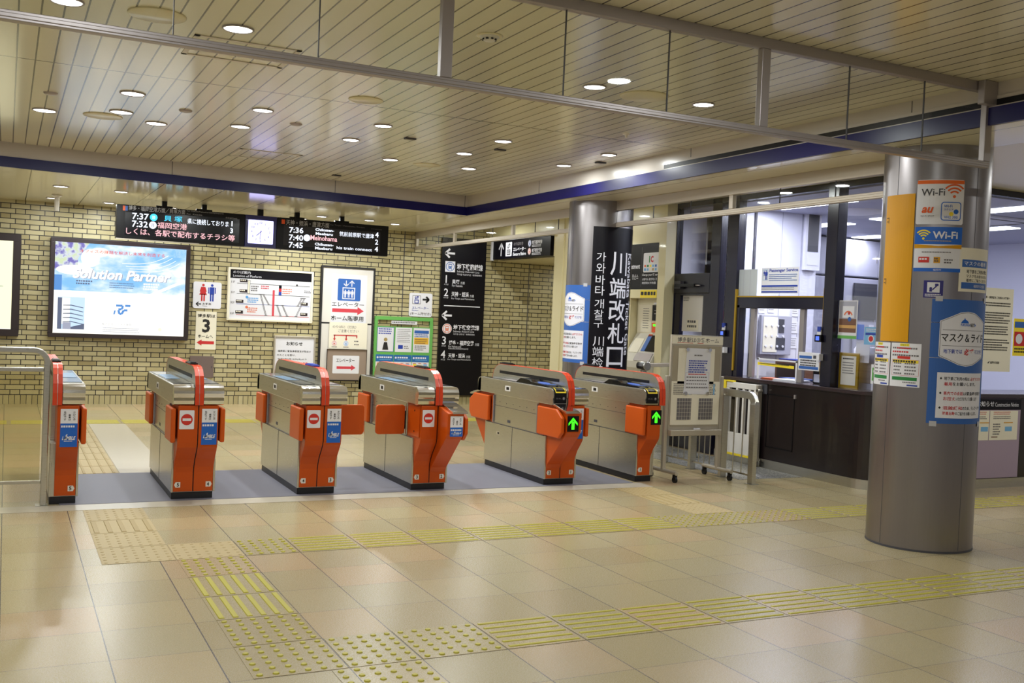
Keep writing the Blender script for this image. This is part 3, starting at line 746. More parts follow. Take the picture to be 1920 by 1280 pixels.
    for sd, on, key in ((-1, L, 0), (1, R, 2)):
        if not on: continue
        wide = on.get('wide'); rd = on['kind'] == 'reader'
        x0, x1 = sorted((sd*.003, sd*.143)); u0, u1 = sorted((sd*.0345, sd*.178))
        for bk in (0, 1):
            FP = FACEW if wide else FACE
            MB().prism(refl(FP) if bk else FP, x0, x1, m_orange, 'x').build('orange_panel', t, bevel=.004)
            if wide:
                cap = [(-.118, .716), (-.118, .728), (-.15, .728), (-.345, .686), (-.362, .678), (-.362, .667), (-.345, .668)]
                c0, c1 = sorted((sd*.0345, sd*.168))
                MB().prism(refl(cap) if bk else cap, c0, c1, m_chrome, 'x').build('metal_cap', t, bevel=.002)
            # rounded end of the top body
            P = nose_profile(-.07)
            if bk: P = [(y+.018, z) for y, z in refl(P)]
            MB().prism(P, u0, u1, m_steel if (rd or bk) else m_chrome, 'x').build('end_cap', t)
        # deck
        dk = MB(); w0, w1 = sorted((sd*.040, sd*.165))
        dk.box(w0, .02, .860, w1, 1.28, .864, m_dkglass); dk.box(w0+.01, .45, .864, w1-.01, .95, .8655, m_deckrefl if not rd else m_alu)  # decks without reader: blue light reflected in the steel, painted as a flat patch
        dk.build('deck_plate', t)
        if rd:
            r = MB(); pf = [(-.02, .864), (.02, .876), (.30, .884), (.36, .902), (.52, .905), (.60, .868), (.62, .864)]
            r.prism(pf, w0, w1, m_dkglass, 'x'); r.build('card_reader', t, bevel=.004)
            c = MB(); cx = (w0+w1)/2
            c.add([(cx+.048*math.cos(2*PI*k/24), .18+.085*math.sin(2*PI*k/24), .8845+.004*math.sin(2*PI*k/24)+.0015) for k in range(24)], [tuple(range(24))], g_blueic)
            c.add([(cx-.045, .02, .8795), (cx+.045, .02, .8795), (cx+.045, .06, .881), (cx-.045, .06, .881)], [(0, 1, 2, 3)], m_sblue)
            c.build('ic_mark', t)
            # ticket display set into the corner
            e = MB(); e0, e1 = (w0-.004, w1-.008) if sd < 0 else (w0+.008, w1+.004)
            e.prism([(-.070, .8625), (-.106, .8585), (-.131, .846), (-.1475, .818), (-.1475, .780), (-.1475, .738), (-.140, .730), (-.07, .80)], e0, e1, m_black, 'x').build('ticket_unit', t, bevel=.003)
            e = MB(); q = [(-.083, .8640), (-.1085, .8612), (-.134, .8478), (-.1495, .823)]
            for (ya, za), (yb, zb) in zip(q, q[1:]):
                for xa, xb in ((e0+.010, e0+.018), (e1-.018, e1-.010)): e.add([(xa, ya, za), (xb, ya, za), (xb, yb, zb), (xa, yb, zb)], [(0, 3, 2, 1)], m_yel2)
            for (ya, za), (yb, zb) in (((-.083, .8642), (-.090, .8636)), ((-.1445, .8335), (-.1495, .823))):
                e.add([(e0+.010, ya, za), (e1-.010, ya, za), (e1-.010, yb, zb), (e0+.010, yb, zb)], [(0, 3, 2, 1)], m_yel2)
            e.build('yellow_frame', t)
            e = MB(); cv = Cv(e, lambda u, v, dd: (u, -.1476-dd, v)); cv.disc(e1-.030, .775, .013, m_inkg); cv.T('T', e1-.035, .768, e1-.025, .782, m_white, 2, .02)
            cv.T('改札', e0+.012, .768, e1-.052, .782, m_inkg, 2); e.build('print', t)
        # number plate, pointing outwards
        e = MB(); cv = Cv(e, lambda u, v, dd: (u, -.0008-dd, v)); nx = sd*.108
        cv.poly([(nx-.017, .092), (nx+.017, .092), (nx+.017+(.010 if sd > 0 else 0), .112), (nx+.017, .132), (nx-.017, .132), (nx-.017-(.010 if sd < 0 else 0), .112)], m_wcoat)
        cv.T(num[key], nx-.008, .099, nx+.008, .126, m_ink, 2, .03); e.build('number_plate', t)
        # face sticker or arrow
        yf = -.340 if wide else -.135
        e = MB(); cv = Cv(e, lambda u, v, dd: (u, yf-.0006-dd, v))
        if rd:
            a = -.148 if (sd < 0 and wide) else -.108; z0 = .512 if wide else .54; z1 = z0+.132
            a = max(a, -.142)
            cv.rect(a, z0, a+.112, z1, m_black); c = a+.056; cv.rect(c-.014, z0+.018, c+.014, z0+.085, g_green, 2)
            cv.poly([(c, z0+.120), (c+.044, z0+.072), (c+.044, z0+.052), (c, z0+.096)], g_green, 2); cv.poly([(c, z0+.120), (c, z0+.096), (c-.044, z0+.052), (c-.044, z0+.072)], g_green, 2)
            e.build('arrow_light', t)
        elif on['art'] == 'no':
            cv.rrect(-.134, .540, -.030, .678, .006, m_signwht); cv.disc(-.082, .610, .041, m_noentry, 2, 32); cv.rect(-.112, .601, -.052, .619, m_signwht, 3); e.build('no_entry_sticker', t)
        else:
            z1 = .648 if wide else .688; z0 = .484 if wide else .424; zm = z1-(.10 if not wide else .09)
            a, c = (.024, .134)
            cv.rect(a, zm, c, z1, m_signwht); cv.rect(a, z0, c, zm, m_sblue); h = zm-z0
            for i, s_ in enumerate(('かけこみ', '乗車は', '危険です')):
                xx = c-.022-i*.030; cv.V(s_, xx-.008, zm+.018, xx+.008, z1-.016 - (.02 if len(s_) == 3 else 0), m_ink, 2, .01)
            cv.greek(a+.006, zm-.014, c-.004, 1, .020, m_signwht, 2, .7, .012)
            k = z0+h*.30
            cv.T('LAMBLE', a+.012, k, c-.010, k+h*.16, m_signwht, 2, .03, shear=.35); cv.poly([(a+.022, k), (a+.040, k+h*.24), (a+.048, k+h*.24), (a+.034, k)], m_signwht, 2)
            cv.greek(a+.026, k-.006, c-.030, 1, .008, m_signwht, 2); e.build('advert_sticker', t)
        # flaps
        for bk in (0, 1):
            if wide:
                pf = [(.12, .445), (-.27, .445), (-.325, .50), (-.325, .625), (-.22, .69), (.12, .69)]
                if bk: pf = refl(pf)
                fl = MB().prism(pf, sd*.157, sd*.190, m_orange2, 'x').build('flap', t, bevel=.010, seg=3)
            elif on.get('flap') == 'open' and not bk:
                x_0, x_1 = sorted((sd*.172, sd*.420)); y0 = .165
                fl = MB(); r = .025; pts = []
                for cx, cz, a0 in ((x_1-r, .690-r, 0), (x_0+r, .690-r, 90), (x_0+r, .447+r, 180), (x_1-r, .447+r, 270)):
                    for k in range(5): q_ = math.radians(a0+22.5*k); pts.append((cx+r*math.cos(q_), cz+r*math.sin(q_)))
                fl.prism(pts, y0, y0+.028, m_orange2, 'y'); fl = fl.build('flap', t, bevel=.004)
                h = MB()
                for z in (.47, .66): h.cyl((sd*.165, y0+.014, z-.02), (sd*.165, y0+.014, z+.02), .011, m_chrome, 12)
                h.cyl((sd*.165, y0+.014, .455), (sd*.165, y0+.014, .68), .007, m_black, 12); h.build('hinge', t)
                h = MB(); h.box(sd*.143, -.11, .45, sd*.150, .15, .70, m_orange)
                for y_, z_ in ((.0, .66), (.0, .49)): h.cyl((sd*.150, y_, z_), (sd*.152, y_, z_), .008, m_black, 12)
                h.build('flap_recess', t)
            else:
                y0, y1 = (-.138, .165) if not bk else (1.095, 1.39)
                x_0, x_1 = sorted((sd*.158, sd*.192))
                MB().box(x_0, y0, .44, x_1, y1, .692, m_orange2).build('flap', t, bevel=.012, seg=3)
            if not (on.get('flap') == 'open' and not bk):
                yh = .172 if not bk else 1.075
                MB().box(sd*.150, yh, .44, sd*.162, yh+.012, .70, m_alu).build('hinge', t)
    return t
no = dict(kind='nose', art='no'); ad = dict(kind='nose', art='ad')
gate(-1.28, None, ad, ('', '', '5'), 'slim half ticket gate at the left end beside the steel barrier')
gate(-.333, no, ad, ('5', '', '4'), 'orange fronted ticket gate numbered five and four, flaps folded in')
gate(.607, no, dict(ad, flap='open'), ('4', 'blue', '3'), 'ticket gate numbered four and three with its right flap swung out')
gate(1.552, dict(no, flap='open'), dict(ad, wide=1), ('3', '', '2'), 'ticket gate numbered three and two with its left flap swung out')
gate(2.787, dict(kind='reader', wide=1), ad, ('2', 'reader', '1'), 'ticket gate numbered two and one with a green arrow on a jutting front')
gate(3.735, dict(kind='reader'), None, ('1', 'reader', ''), 'half ticket gate numbered one with a green arrow, next to the noticeboard')

# ------------------------------------------------------------------ barriers and rails
def bend(p, q, r, n=6):
    """quarter bend helper: corner p, coming from direction a, leaving to direction b"""
    a, b = q; p = Vector(p); a = Vector(a); b = Vector(b)
    return [tuple(p + a*r*(1-math.sin(PI/2*k/n)) + b*r*(1-math.cos(PI/2*k/n))) for k in range(n+1)]
gb = empty('glass_barrier', (-1.345, 3.83, 0), 'steel framed glass barrier at the left edge beside the slim gate', 'barrier')
path = [(0, 0, .006), (0, 0, .9)] + bend((0, 0, 1.085), ((0, 0, -1), (-1, 0, 0)), .09) + [(-3.4, 0, 1.085)]
MB().sweep(path, .02, .026, m_steel, up=(0, 1, 0)).build('tube_frame', gb, bevel=.006)
MB().box(-3.4, -.012, .935, -.02, .012, .965, m_steel).build('upper_bar', gb, bevel=.004)
MB().box(-3.4, -.012, .155, -.02, .012, .180, m_steel).build('lower_bar', gb, bevel=.004)
MB().box(-1.70, -.004, .18, -.03, .004, .935, m_glass2).build('glass_pane', gb)
MB().box(-3.38, -.004, .18, -1.72, .004, .935, m_glass2).build('glass_pane', gb)
MB().box(-.05, -.05, 0, .03, .05, .006, m_steel).build('foot_plate', gb)
MB().box(-1.73, -.02, .006, -1.69, .02, 1.06, m_steel).build('post', gb)

rl = empty('railing', (4.64, 3.5, 0), 'low brushed steel railing with thin rods behind the noticeboard', 'railing')
path = [(0, 0, .006), (0, 0, .74)] + bend((0, 0, .825), ((0, 0, -1), (0, 1, 0)), .085) + [(0, 1.5, .825)]
MB().sweep(path, .034, .022, m_steel, up=(1, 0, 0)).build('hand_rail', rl, bevel=.004)
for y in (.44, .93, 1.40):
    MB().box(-.034, y-.022, .006, .034, y+.022, .805, m_steel).build('post', rl, bevel=.003)
for y in (0, .44, .93, 1.40): MB().box(-.05, y-.045, 0, .05, y+.045, .006, m_steel).build('foot_plate', rl)
for y0, y1, n in ((.03, .41, 2), (.47, .90, 4), (.96, 1.37, 3)):
    MB().box(-.008, y0, .072, .008, y1, .088, m_steel).build('lower_bar', rl)
    for k in range(n):
        y = y0+(y1-y0)*(k+1)/(n+1); MB().cyl((0, y, .085), (0, y, .805), .006, m_steel, 10).build('rod', rl)
ub = empty('steel_barrier', (4.50, 5.16, 0), 'steel guide rail with a thick rounded end behind the last gate', 'barrier')
MB().cyl((0, 0, .006), (0, 0, 1.0), .032, m_steel, 20).build('post', ub)
MB().cyl((-.02, -.10, 1.0), (-.02, .05, 1.0), .048, m_steel, 28).build('rounded_end', ub, bevel=.006)
MB().sweep([(0, 0, 1.005), (.74, 0, 1.03)], .02, .024, m_alub, up=(0, 1, 0)).build('hand_rail', ub, bevel=.004)
MB().cyl((.72, 0, .006), (.72, 0, 1.02), .024, m_steel, 20).build('post', ub)
for x in (0, .72): MB().cyl((x, 0, 0), (x, 0, .006), .06, m_steel, 24).build('foot_plate', ub)

# white slatted safety gate in front of the counter
wg = empty('safety_gate', (5.46, 4.70, 0), 'white slatted child safety gate hinged on the dark counter', 'safety gate')
g = MB(); g.box(-.018, -.26, .10, .018, .24, .32, m_wcoat); g.box(-.018, -.26, .80, .018, .24, .86, m_wcoat)
for y in (-.26, -.16, -.06, .05, .19): g.box(-.016, y, .32, .016, y+(.055 if y in (-.26, .19) else .035), .80, m_wcoat)
g.build('gate_leaf', wg, bevel=.004)
MB().box(-.02, -.25, .075, .02, .24, .10, m_yel2).build('yellow_edge', wg, bevel=.003)
MB().box(-.03, -.29, .06, .03, -.262, .86, m_aluc).cyl((-.03, -.28, .80), (.03, -.28, .80), .02, m_aluc, 14).build('hinge_post', wg, bevel=.003)
MB().box(-.03, .242, .66, .02, .30, .875, m_yel2).box(-.03, .13, .862, .02, .242, .875, m_yel2).build('yellow_clamp', wg, bevel=.003)
MB().box(-.02, -.28, 0, .02, -.24, .06, m_rubber).build('foot', wg)

# ------------------------------------------------------------------ noticeboard on castors
nb = empty('notice_board_stand', (4.25, 3.90, 0), 'wheeled beige noticeboard covered in papers beside the last gate', 'noticeboard')
for x in (-.315, .315):
    MB().box(x-.018, -.0, .075, x+.018, .035, .975, m_aluc).build('leg', nb, bevel=.004)
    MB().sweep([(x, -.20, .088), (x, .24, .088)], .019, .019, m_aluc, rnd_=True, n=14).build('foot_bar', nb)
    for y in (-.175, .215):
        q = MB().cyl((x-.012, y, .028), (x+.012, y, .028), .028, m_rubber, 20); q.box(x-.018, y-.012, .03, x+.018, y+.012, .074, m_black); q.build('castor', nb)
MB().box(-.295, .0, .47, .295, .025, 1.36, m_aluc).box(-.275, -.003, .50, .275, .0, 1.26, M('board_felt', (168, 158, 138), .8)).build('board', nb, bevel=.003)
MB().box(-.295, -.05, .415, .295, .02, .47, m_aluc).build('pen_tray', nb, bevel=.006)
MB().cyl((-.02, -.03, .475), (.05, -.03, .475), .009, m_white, 12).build('pen', nb)
e = MB(); cv = Cv(e, planeY(-.295, -.0035, .0)); cv.rect(0, 1.275, .59, 1.352, m_paper); cv.T('博多駅は③番ホーム', .06, 1.292, .54, 1.338, m_inkg, 2, .01)
cv.rect(.06, 1.284, .24, 1.288, m_inkred, 2); cv.rect(.29, 1.284, .36, 1.288, m_inkred, 2); e.build('header_sheet', nb)
e = MB(); cv = Cv(e, planeY(-.295, -.0035, .0)); cv.rect(.015, .515, .575, .925, m_paper); cv.rect(.08, .9, .50, 1.235, m_paper)
for a in (.065, .315): cv.rect(a, .56, a+.19, .775, m_paper, 2); cv.rect(a+.02, .56, a+.185, .765, m_inkg, 3); [cv.rect(a+.02, .56+.035*k, a+.185, .562+.035*k, m_paper, 4) for k in range(6)]; [cv.rect(a+.02+.03*k, .56, a+.022+.03*k, .765, m_paper, 4) for k in range(6)]
for a in (.02, .30): cv.greek(a+.02, .905, a+.24, 7, .016, m_inkg, 2); cv.rect(a+.20, .80, a+.215, .90, m_lblue, 3)
e.build('timetable_sheet', nb)
e = MB(); cv = Cv(e, planeY(-.295, -.006, .0), lift=.0012); cv.poly([(.150, .805), (.445, .800), (.452, 1.235), (.175, 1.24)], m_white)
cv.greek(.26, 1.178, .37, 1, .024, m_inkg); cv.greek(.20, 1.125, .42, 6, .021, m_inkblue, frac=.6); cv.greek(.20, .998, .42, 1, .02, m_inkred)
cv.frame(.17, .86, .44, 1.01, .002, m_inkred); [cv.greek(.18, .97-.032*k, .43, 1, .016, m_inkg, frac=.6, ch=.02) for k in range(4)]
e.build('notice_sheet', nb)
for i, (a, b_) in enumerate(((-.125, 1.225), (.135, 1.225), (-.125, .812), (.125, .812))):
    MB().cyl((a, -.010, b_), (a, -.026, b_), .017, m_chrome, 18).build('magnet', nb)

# ================================================================== SIGNS ON THE BRICK WALL
WY = 11.24
def trainicon(cv, u, v, r, m, L=2, sq=False):
    if sq: cv.rect(u-r*1.15, v-r*1.15, u+r*1.15, v+r*1.15, m_signwht, L)
    else: cv.disc(u, v, r*1.12, m_signwht, L, 28)
    cv.arc(u, v, r*.86, r, 0, 360, m, L+1, 28)
    cv.rrect(u-r*.42, v-r*.42, u+r*.42, v+r*.58, r*.16, m, L+1); cv.rect(u-r*.30, v+r*.08, u+r*.30, v+r*.42, m_signwht, L+2)
    cv.disc(u-r*.22, v-r*.18, r*.08, m_signwht, L+2, 10); cv.disc(u+r*.22, v-r*.18, r*.08, m_signwht, L+2, 10)
    cv.poly([(u-r*.42, v-r*.72), (u-r*.28, v-r*.72), (u-r*.12, v-r*.42), (u-r*.26, v-r*.42)], m, L+1); cv.poly([(u+r*.42, v-r*.72), (u+r*.26, v-r*.42), (u+r*.12, v-r*.42), (u+r*.28, v-r*.72)][::-1], m, L+1)
def openarrow(cv, u, v, l, w, ang, m, L=2):
    ca, sa = math.cos(math.radians(ang)), math.sin(math.radians(ang)); R = lambda x, y: (u+x*ca-y*sa, v+x*sa+y*ca)
    cv.line(R(-l, 0), R(-w*.6, 0), w, m, L)
    for s_ in (1, -1): cv.line(R(0, 0), R(-l*.46, s_*l*.42), w, m, L)
    cv.disc(*R(-w*.25, 0), w*.5, m, L, 10)
def person(cv, u, v, h, m, skirt, L=2):
    cv.disc(u, v+h*.92, h*.075, m, L, 14); w = h*.17
    if skirt:
        cv.poly([(u-w*.7, v+h*.82), (u+w*.7, v+h*.82), (u+w*1.15, v+h*.55), (u+w*.85, v+h*.53), (u+w*1.25, v+h*.36), (u-w*1.25, v+h*.36), (u-w*.85, v+h*.53), (u-w*1.15, v+h*.55)][::-1], m, L)
    else:
        cv.rect(u-w*.75, v+h*.40, u+w*.75, v+h*.82, m, L); [cv.rect(u+s_*w*1.08-w*.16, v+h*.45, u+s_*w*1.08+w*.16, v+h*.80, m, L) for s_ in (1, -1)]
    for s_ in (1, -1): cv.rect(u+s_*w*.38-w*.24, v, u+s_*w*.38+w*.24, v+h*.42, m, L)
def framed(name, x0, z0, x1, z1, fw, depth, mf, mface, label, cat, fd=.0, group=None):
    """a framed board on the brick wall; returns thing, face builder and canvas"""
    t = empty(name, (x0, WY-.001, z0), label, cat, group); w = x1-x0; h = z1-z0
    f = MB()
    f.box(0, -depth, 0, w, 0, fw, mf); f.box(0, -depth, h-fw, w, 0, h, mf); f.box(0, -depth, fw, fw, 0, h-fw, mf); f.box(w-fw, -depth, fw, w, 0, h-fw, mf)
    f.build('frame', t, bevel=min(.006, fw*.2))
    e = MB(); e.box(fw, -depth+.02, fw, w-fw, 0, h-fw, mface); cv = Cv(e, lambda u, v, d: (u, -depth+.02-d, v))
    return t, e, cv, w, h
def plate(name, x0, z0, x1, z1, m, label, cat, th=.012, group=None, y=None, rr=0):
    e = MB(); w = x1-x0; h = z1-z0
    if rr:
        p = []
        for cx, cz, a0 in ((w-rr, h-rr, 0), (rr, h-rr, 90), (rr, rr, 180), (w-rr, rr, 270)):
            for k in range(5): q = math.radians(a0+22.5*k); p.append((cx+rr*math.cos(q), cz+rr*math.sin(q)))
        e.prism(p, -th, 0, m, 'y')
    else: e.box(0, -th, 0, w, 0, h, m)
    cv = Cv(e, lambda u, v, d: (u, -th-d, v))
    def fin():
        o = e.build(name, loc=(x0, (y or WY)-.001, z0)); return tag(o, label, cat, group)
    return e, cv, w, h, fin

# main billboard
t, e, cv, w, h = framed('billboard', -1.10, .918, .717, 2.267, .058, .12, m_brown, g_bill, 'lit billboard with blue sky reading Solution Partner above white company details', 'billboard')
ox, oz, W_, H_ = .058, .058, w-.116, h-.116
U = lambda a: ox+a*W_
V = lambda b_: oz+(1-b_)*H_
R_ = lambda a, b_, c, d, m, L=1: cv.rect(U(a), V(d), U(c), V(b_), m, L)
R_(0, 0, 1, .53, g_sky, 1); R_(0, .36, .055, .53, g_sky3, 2); R_(.9, .0, 1, .10, g_sky2, 2)
R_(0, 0, 1, .53, g_cloud, 2); R_(0, .36, .055, .53, g_sky3, 3); R_(0, 0, .17, .30, g_tree, 3)
cv.poly([(U(.17), V(0)), (U(.17), V(.17)), (U(.25), V(0))][::-1], g_tree, 3)
for a, b_, rx, ry, m in ((.26, .16, .07, .10, g_bill), (.15, .30, .14, .055, g_bill), (.33, .09, .07, .05, g_bill)): cv.disc(U(a), V(b_), rx*W_, m, 4, 28, ry*H_)
cv.T('オフィスの課題を解決し未来を創造する', U(.18), V(.105), U(.83), V(.065), g_bred, 5, .01)
for k in range(4): cv.path([(U(.50+.03*k+t_*.36), V(.20+.028*k-.12*t_*t_*t_)) for t_ in [i/10 for i in range(11)]], .006, g_bill, 5)
cv.poly([(U(.72), V(.53)), (U(.97), V(.36)), (U(.98), V(.39)), (U(.77), V(.53))], g_bill, 5)
cv.T('Solution Partner', U(.138), V(.395), U(.888), V(.282), g_bgrey, 6, .03, .25); cv.T('Solution Partner', U(.132), V(.390), U(.882), V(.274), g_bill, 7, .03, .25)
cv.greek(U(.16), V(.41), U(.28), 2, .035, g_bdk, 6); cv.greek(U(.41), V(.42), U(.60), 3, .03, g_bdk, 6, .35); cv.greek(U(.67), V(.41), U(.80), 3, .035, g_bill, 6, .6)
# building picture
R_(.03, .60, .23, .955, g_sky2, 2); R_(.03, .61, .062, .955, g_bdk, 3); R_(.062, .61, .12, .90, g_bill, 3); R_(.07, .88, .13, .955, g_bgrey, 4)
for k in range(5): y_ = .69+k*.045; cv.poly([(U(.07), V(y_)), (U(.13), V(y_-.005)), (U(.22), V(y_+.022)), (U(.22), V(y_+.030)), (U(.13), V(y_+.006)), (U(.07), V(y_+.008))][::-1], g_bdk, 5)
cv.poly([(U(.13), V(.93)), (U(.23), V(.89)), (U(.23), V(.955)), (U(.13), V(.955))][::-1], g_bdk, 4)
# company mark
a, b_ = U(.445), V(.775); s_ = .125; sk = .22
P_ = lambda x, y: (a+x*s_+y*s_*sk, b_+y*s_)
cv.poly([P_(0, 0), P_(.16, 0), P_(.16, .45), P_(0, .45)], g_sky3, 3); cv.path([P_(.05, 1.0), P_(.72, 1.0), P_(.80, .85), P_(.72, .62), P_(.40, .56)], .030, g_sky3, 3); cv.path([P_(.42, .5), P_(.62, .08), P_(.86, .08), P_(.98, .5), P_(1.36, .5)], .030, g_sky3, 3); cv.line(P_(1.0, 1.0), P_(1.55, 1.0), .030, g_sky3, 3)
cv.T('株式会社レイメイ藤井', U(.36), V(.90), U(.59), V(.872), g_bgrey, 3); cv.greek(U(.37), V(.925), U(.66), 3, .026, g_bgrey, 3, .4)
cv.disc(U(.81), V(.93), .025, g_billy, 3)
e.build('lit_face', t)

t, e, cv, w, h = framed('billboard', -3.27, .912, -1.458, 2.268, .094, .12, m_brown, g_bill, 'lit cream billboard cut off by the left edge of the view', 'billboard')
cv.rect(w-.60, .10, w-.094, h-.094, g_billy); cv.disc(w-.45, .66, .26, g_leaf, 2, 20, .018); cv.greek(w-.34, .135, w-.20, 1, .03, g_sky3, 3); e.build('lit_face', t)

# toilet sign
e, cv, w, h, fin = plate('toilet_sign', .788, 1.388, 1.184, 1.771, m_signwht, 'white toilet sign with red woman, blue man and left arrow', 'sign', rr=.03)
person(cv, .138, .105, .25, m_inkred, True); person(cv, .262, .105, .25, m_inkblue, False)
openarrow(cv, .045, .062, .07, .014, 180, m_ink); cv.T('お手洗', .135, .050, .255, .082, m_ink, 2, .01); cv.T('Toilets', .135, .028, .20, .042, m_ink); fin()
e, cv, w, h, fin = plate('platform_notice', .840, .795, 1.130, 1.343, m_paper, 'tall white notice with a big black 3 and a red left arrow', 'sign')
cv.T('博多駅は', .02, .462, .27, .512, m_ink, 2, .015); cv.T('3', .055, .245, .235, .440, m_ink, 2, .03); cv.T('ホームへ', .035, .165, .245, .215, m_ink, 2, .01); cv.arrow(.018, .100, .245, .07, .042, 180, m_inkred); fin()

# platform location board
t, e, cv, w, h = framed('platform_map', 1.270, 1.230, 2.533, 2.006, .028, .045, m_paper, m_white, 'white platform location board with black header and cross section drawing', 'sign')
cv.rect(.03, .62, w-.03, .745, m_signblk); cv.T('のりば案内', .07, .688, .32, .730, m_signwht); cv.T('Location of Platform', .07, .640, .48, .672, m_signwht)
for i, (z, l, m) in enumerate(((.545, '1F', m_ink), (.395, 'B1F', m_ink), (.245, 'B2F', m_inkblue), (.085, 'B3F', m_inkred))):
    cv.rect(.13, z, w-.05, z+.006, m, 2); cv.T(l, .05, z+.005, .10, z+.035, m_inkg)
for x, z in ((.17, .565), (.17, .415), (.12, .262), (.12, .105), (1.08, .262), (1.08, .105)): cv.rect(x, z, x+.11, z+.045, m_brown, 2); cv.greek(x+.01, z+.038, x+.10, 1, .03, m_paper, 3)
for p in (((.47, .40), (.56, .09)), ((.51, .40), (.60, .25)), ((.72, .25), (.78, .09)), ((.80, .25), (.88, .09)), ((1.03, .25), (1.09, .37)), ((1.01, .09), (1.13, .37))):
    for o_ in (0, .014): cv.line((p[0][0]+o_, p[0][1]), (p[1][0]+o_, p[1][1]), .006, m_inkg, 3)
    cv.line((p[0][0]-.02, p[0][1]), (p[0][0]+.03, p[0][1]), .008, m_inkg, 3); cv.line((p[1][0]-.02, p[1][1]), (p[1][0]+.03, p[1][1]), .008, m_inkg, 3)
cv.rect(.655, .09, .685, .47, m_inkpink, 3); cv.rect(.285, .40, .32, .60, m_paper, 3); cv.frame(.285, .40, .32, .60, .004, m_inkg, 4)
cv.rect(.745, .40, .785, .545, m_signblk, 4); cv.rect(.745, .40, .785, .45, m_inkblue, 5); cv.rect(.745, .45, .785, .50, m_inkred, 5)
cv.greek(.335, .52, .45, 3, .03, m_inkg); cv.greek(.48, .53, .60, 2, .03, m_inkpink); cv.greek(.29, .345, .46, 3, .028, m_trainbl); cv.greek(.29, .20, .46, 3, .028, m_trainor); cv.greek(.80, .50, .95, 3, .03, m_trainor); cv.greek(1.13, .49, 1.23, 2, .024, m_inkg)
cv.disc(.28, .205, .02, m_trainor, 3); cv.disc(.28, .35, .02, m_trainbl, 3); cv.poly([(1.0, .55), (1.03, .55), (1.025, .575), (1.005, .575)], m_ink, 3)
e.build('map_face', t)

# notice board standing low at the wall
t, e, cv, w, h = framed('notice_board', 1.975, .30, 2.600, 1.030, .02, .04, m_aluc, m_white, 'white printed notice in a thin frame behind the second gate', 'notice')
cv.T('お知らせ', .185, h-.145, .43, h-.085, m_ink, 2, .02); cv.T('福岡県に緊急事態宣言が発出さ', .06, h-.245, .56, h-.215, m_ink, 2, .01); cv.T('れたことを受け、', .05, h-.305, .33, h-.275, m_ink, 2, .01); cv.T('令和3年5月12日(水)より', .06, h-.365, .50, h-.335, m_ink, 2, .01)
cv.greek(.06, h-.395, .56, 1, .04, m_inkred); cv.greek(.05, h-.46, .57, 4, .05, m_inkg); e.build('sheet', t)

# lift panel
t, e, cv, w, h = framed('tall_sign_panel', 2.650, .36, 3.503, 2.118, .028, .05, m_ink, m_wcoat, 'tall white panel in a black frame with the blue lift symbol', 'sign')
X = lambda x: x-2.65
Zz = lambda z: z-.36
cv.rect(.028, Zz(1.235), w-.028, Zz(1.258), m_ink); cv.rect(X(2.82), Zz(1.26), X(3.38), Zz(2.0), m_white, 1)
cv.rrect(X(2.915), Zz(1.595), X(3.277), Zz(1.93), .02, m_pblue, 2)
cv.frame(X(2.99), Zz(1.62), X(3.19), Zz(1.80), .014, m_signwht, 3)
for x in (3.035, 3.09, 3.145): person(cv, X(x), Zz(1.645), .12, m_signwht, False, 3)
openarrow(cv, X(3.045), Zz(1.815), .09, .013, -90, m_signwht, 3); openarrow(cv, X(3.135), Zz(1.905), .09, .013, 90, m_signwht, 3)
cv.T('エレベーター', X(2.83), Zz(1.505), X(3.34), Zz(1.575), m_ink, 2, .01); cv.arrow(X(3.34), Zz(1.445), .50, .10, .055, 0, m_inkpink); cv.T('ホーム階専用', X(2.825), Zz(1.285), X(3.34), Zz(1.365), m_ink, 2, .015)
e.build('panel_face', t)
e, cv, w, h, fin = plate('direction_notice', 2.80, .856, 3.402, 1.262, m_paper, 'cream sheet with branching red arrows and train symbols on the lift panel', 'notice', y=WY-.052, th=.004)
cv.T('のりばに（行先）', .05, .315, .42, .36, m_inkg); cv.T('ご注意ください', .14, .255, .46, .30, m_inkg); cv.rect(.07, .20, .44, .216, m_inkred, 2)
for x, m in ((.075, m_trainor), (.26, m_trainbl)): cv.arrow(x+.01, .125, .09, .035, .016, -90, m_inkred); trainicon(cv, x+.01, .085, .036, m, 2); cv.greek(x-.03, .035, x+.06, 1, .02, m_inkg)
cv.rect(.43, .17, .446, .216, m_inkred, 2); cv.greek(.40, .13, .49, 1, .03, m_inkg); cv.greek(.40, .08, .49, 1, .03, m_inkg)
fin()
t, e, cv, w, h = framed('arrow_board', 2.775, .38, 3.405, .850, .0, .03, m_deskbrown, M('taupe_board', (150, 132, 118), .6), 'taupe board with a small white lift sign and red arrow', 'sign')
cv.rrect(.095, .10, .515, .375, .012, m_white); cv.T('エレベーター', .15, .27, .44, .335, m_ink, 2, .01); cv.arrow(.46, .19, .30, .07, .04, 0, m_inkpink); e.build('board', t); t.location.y -= .052

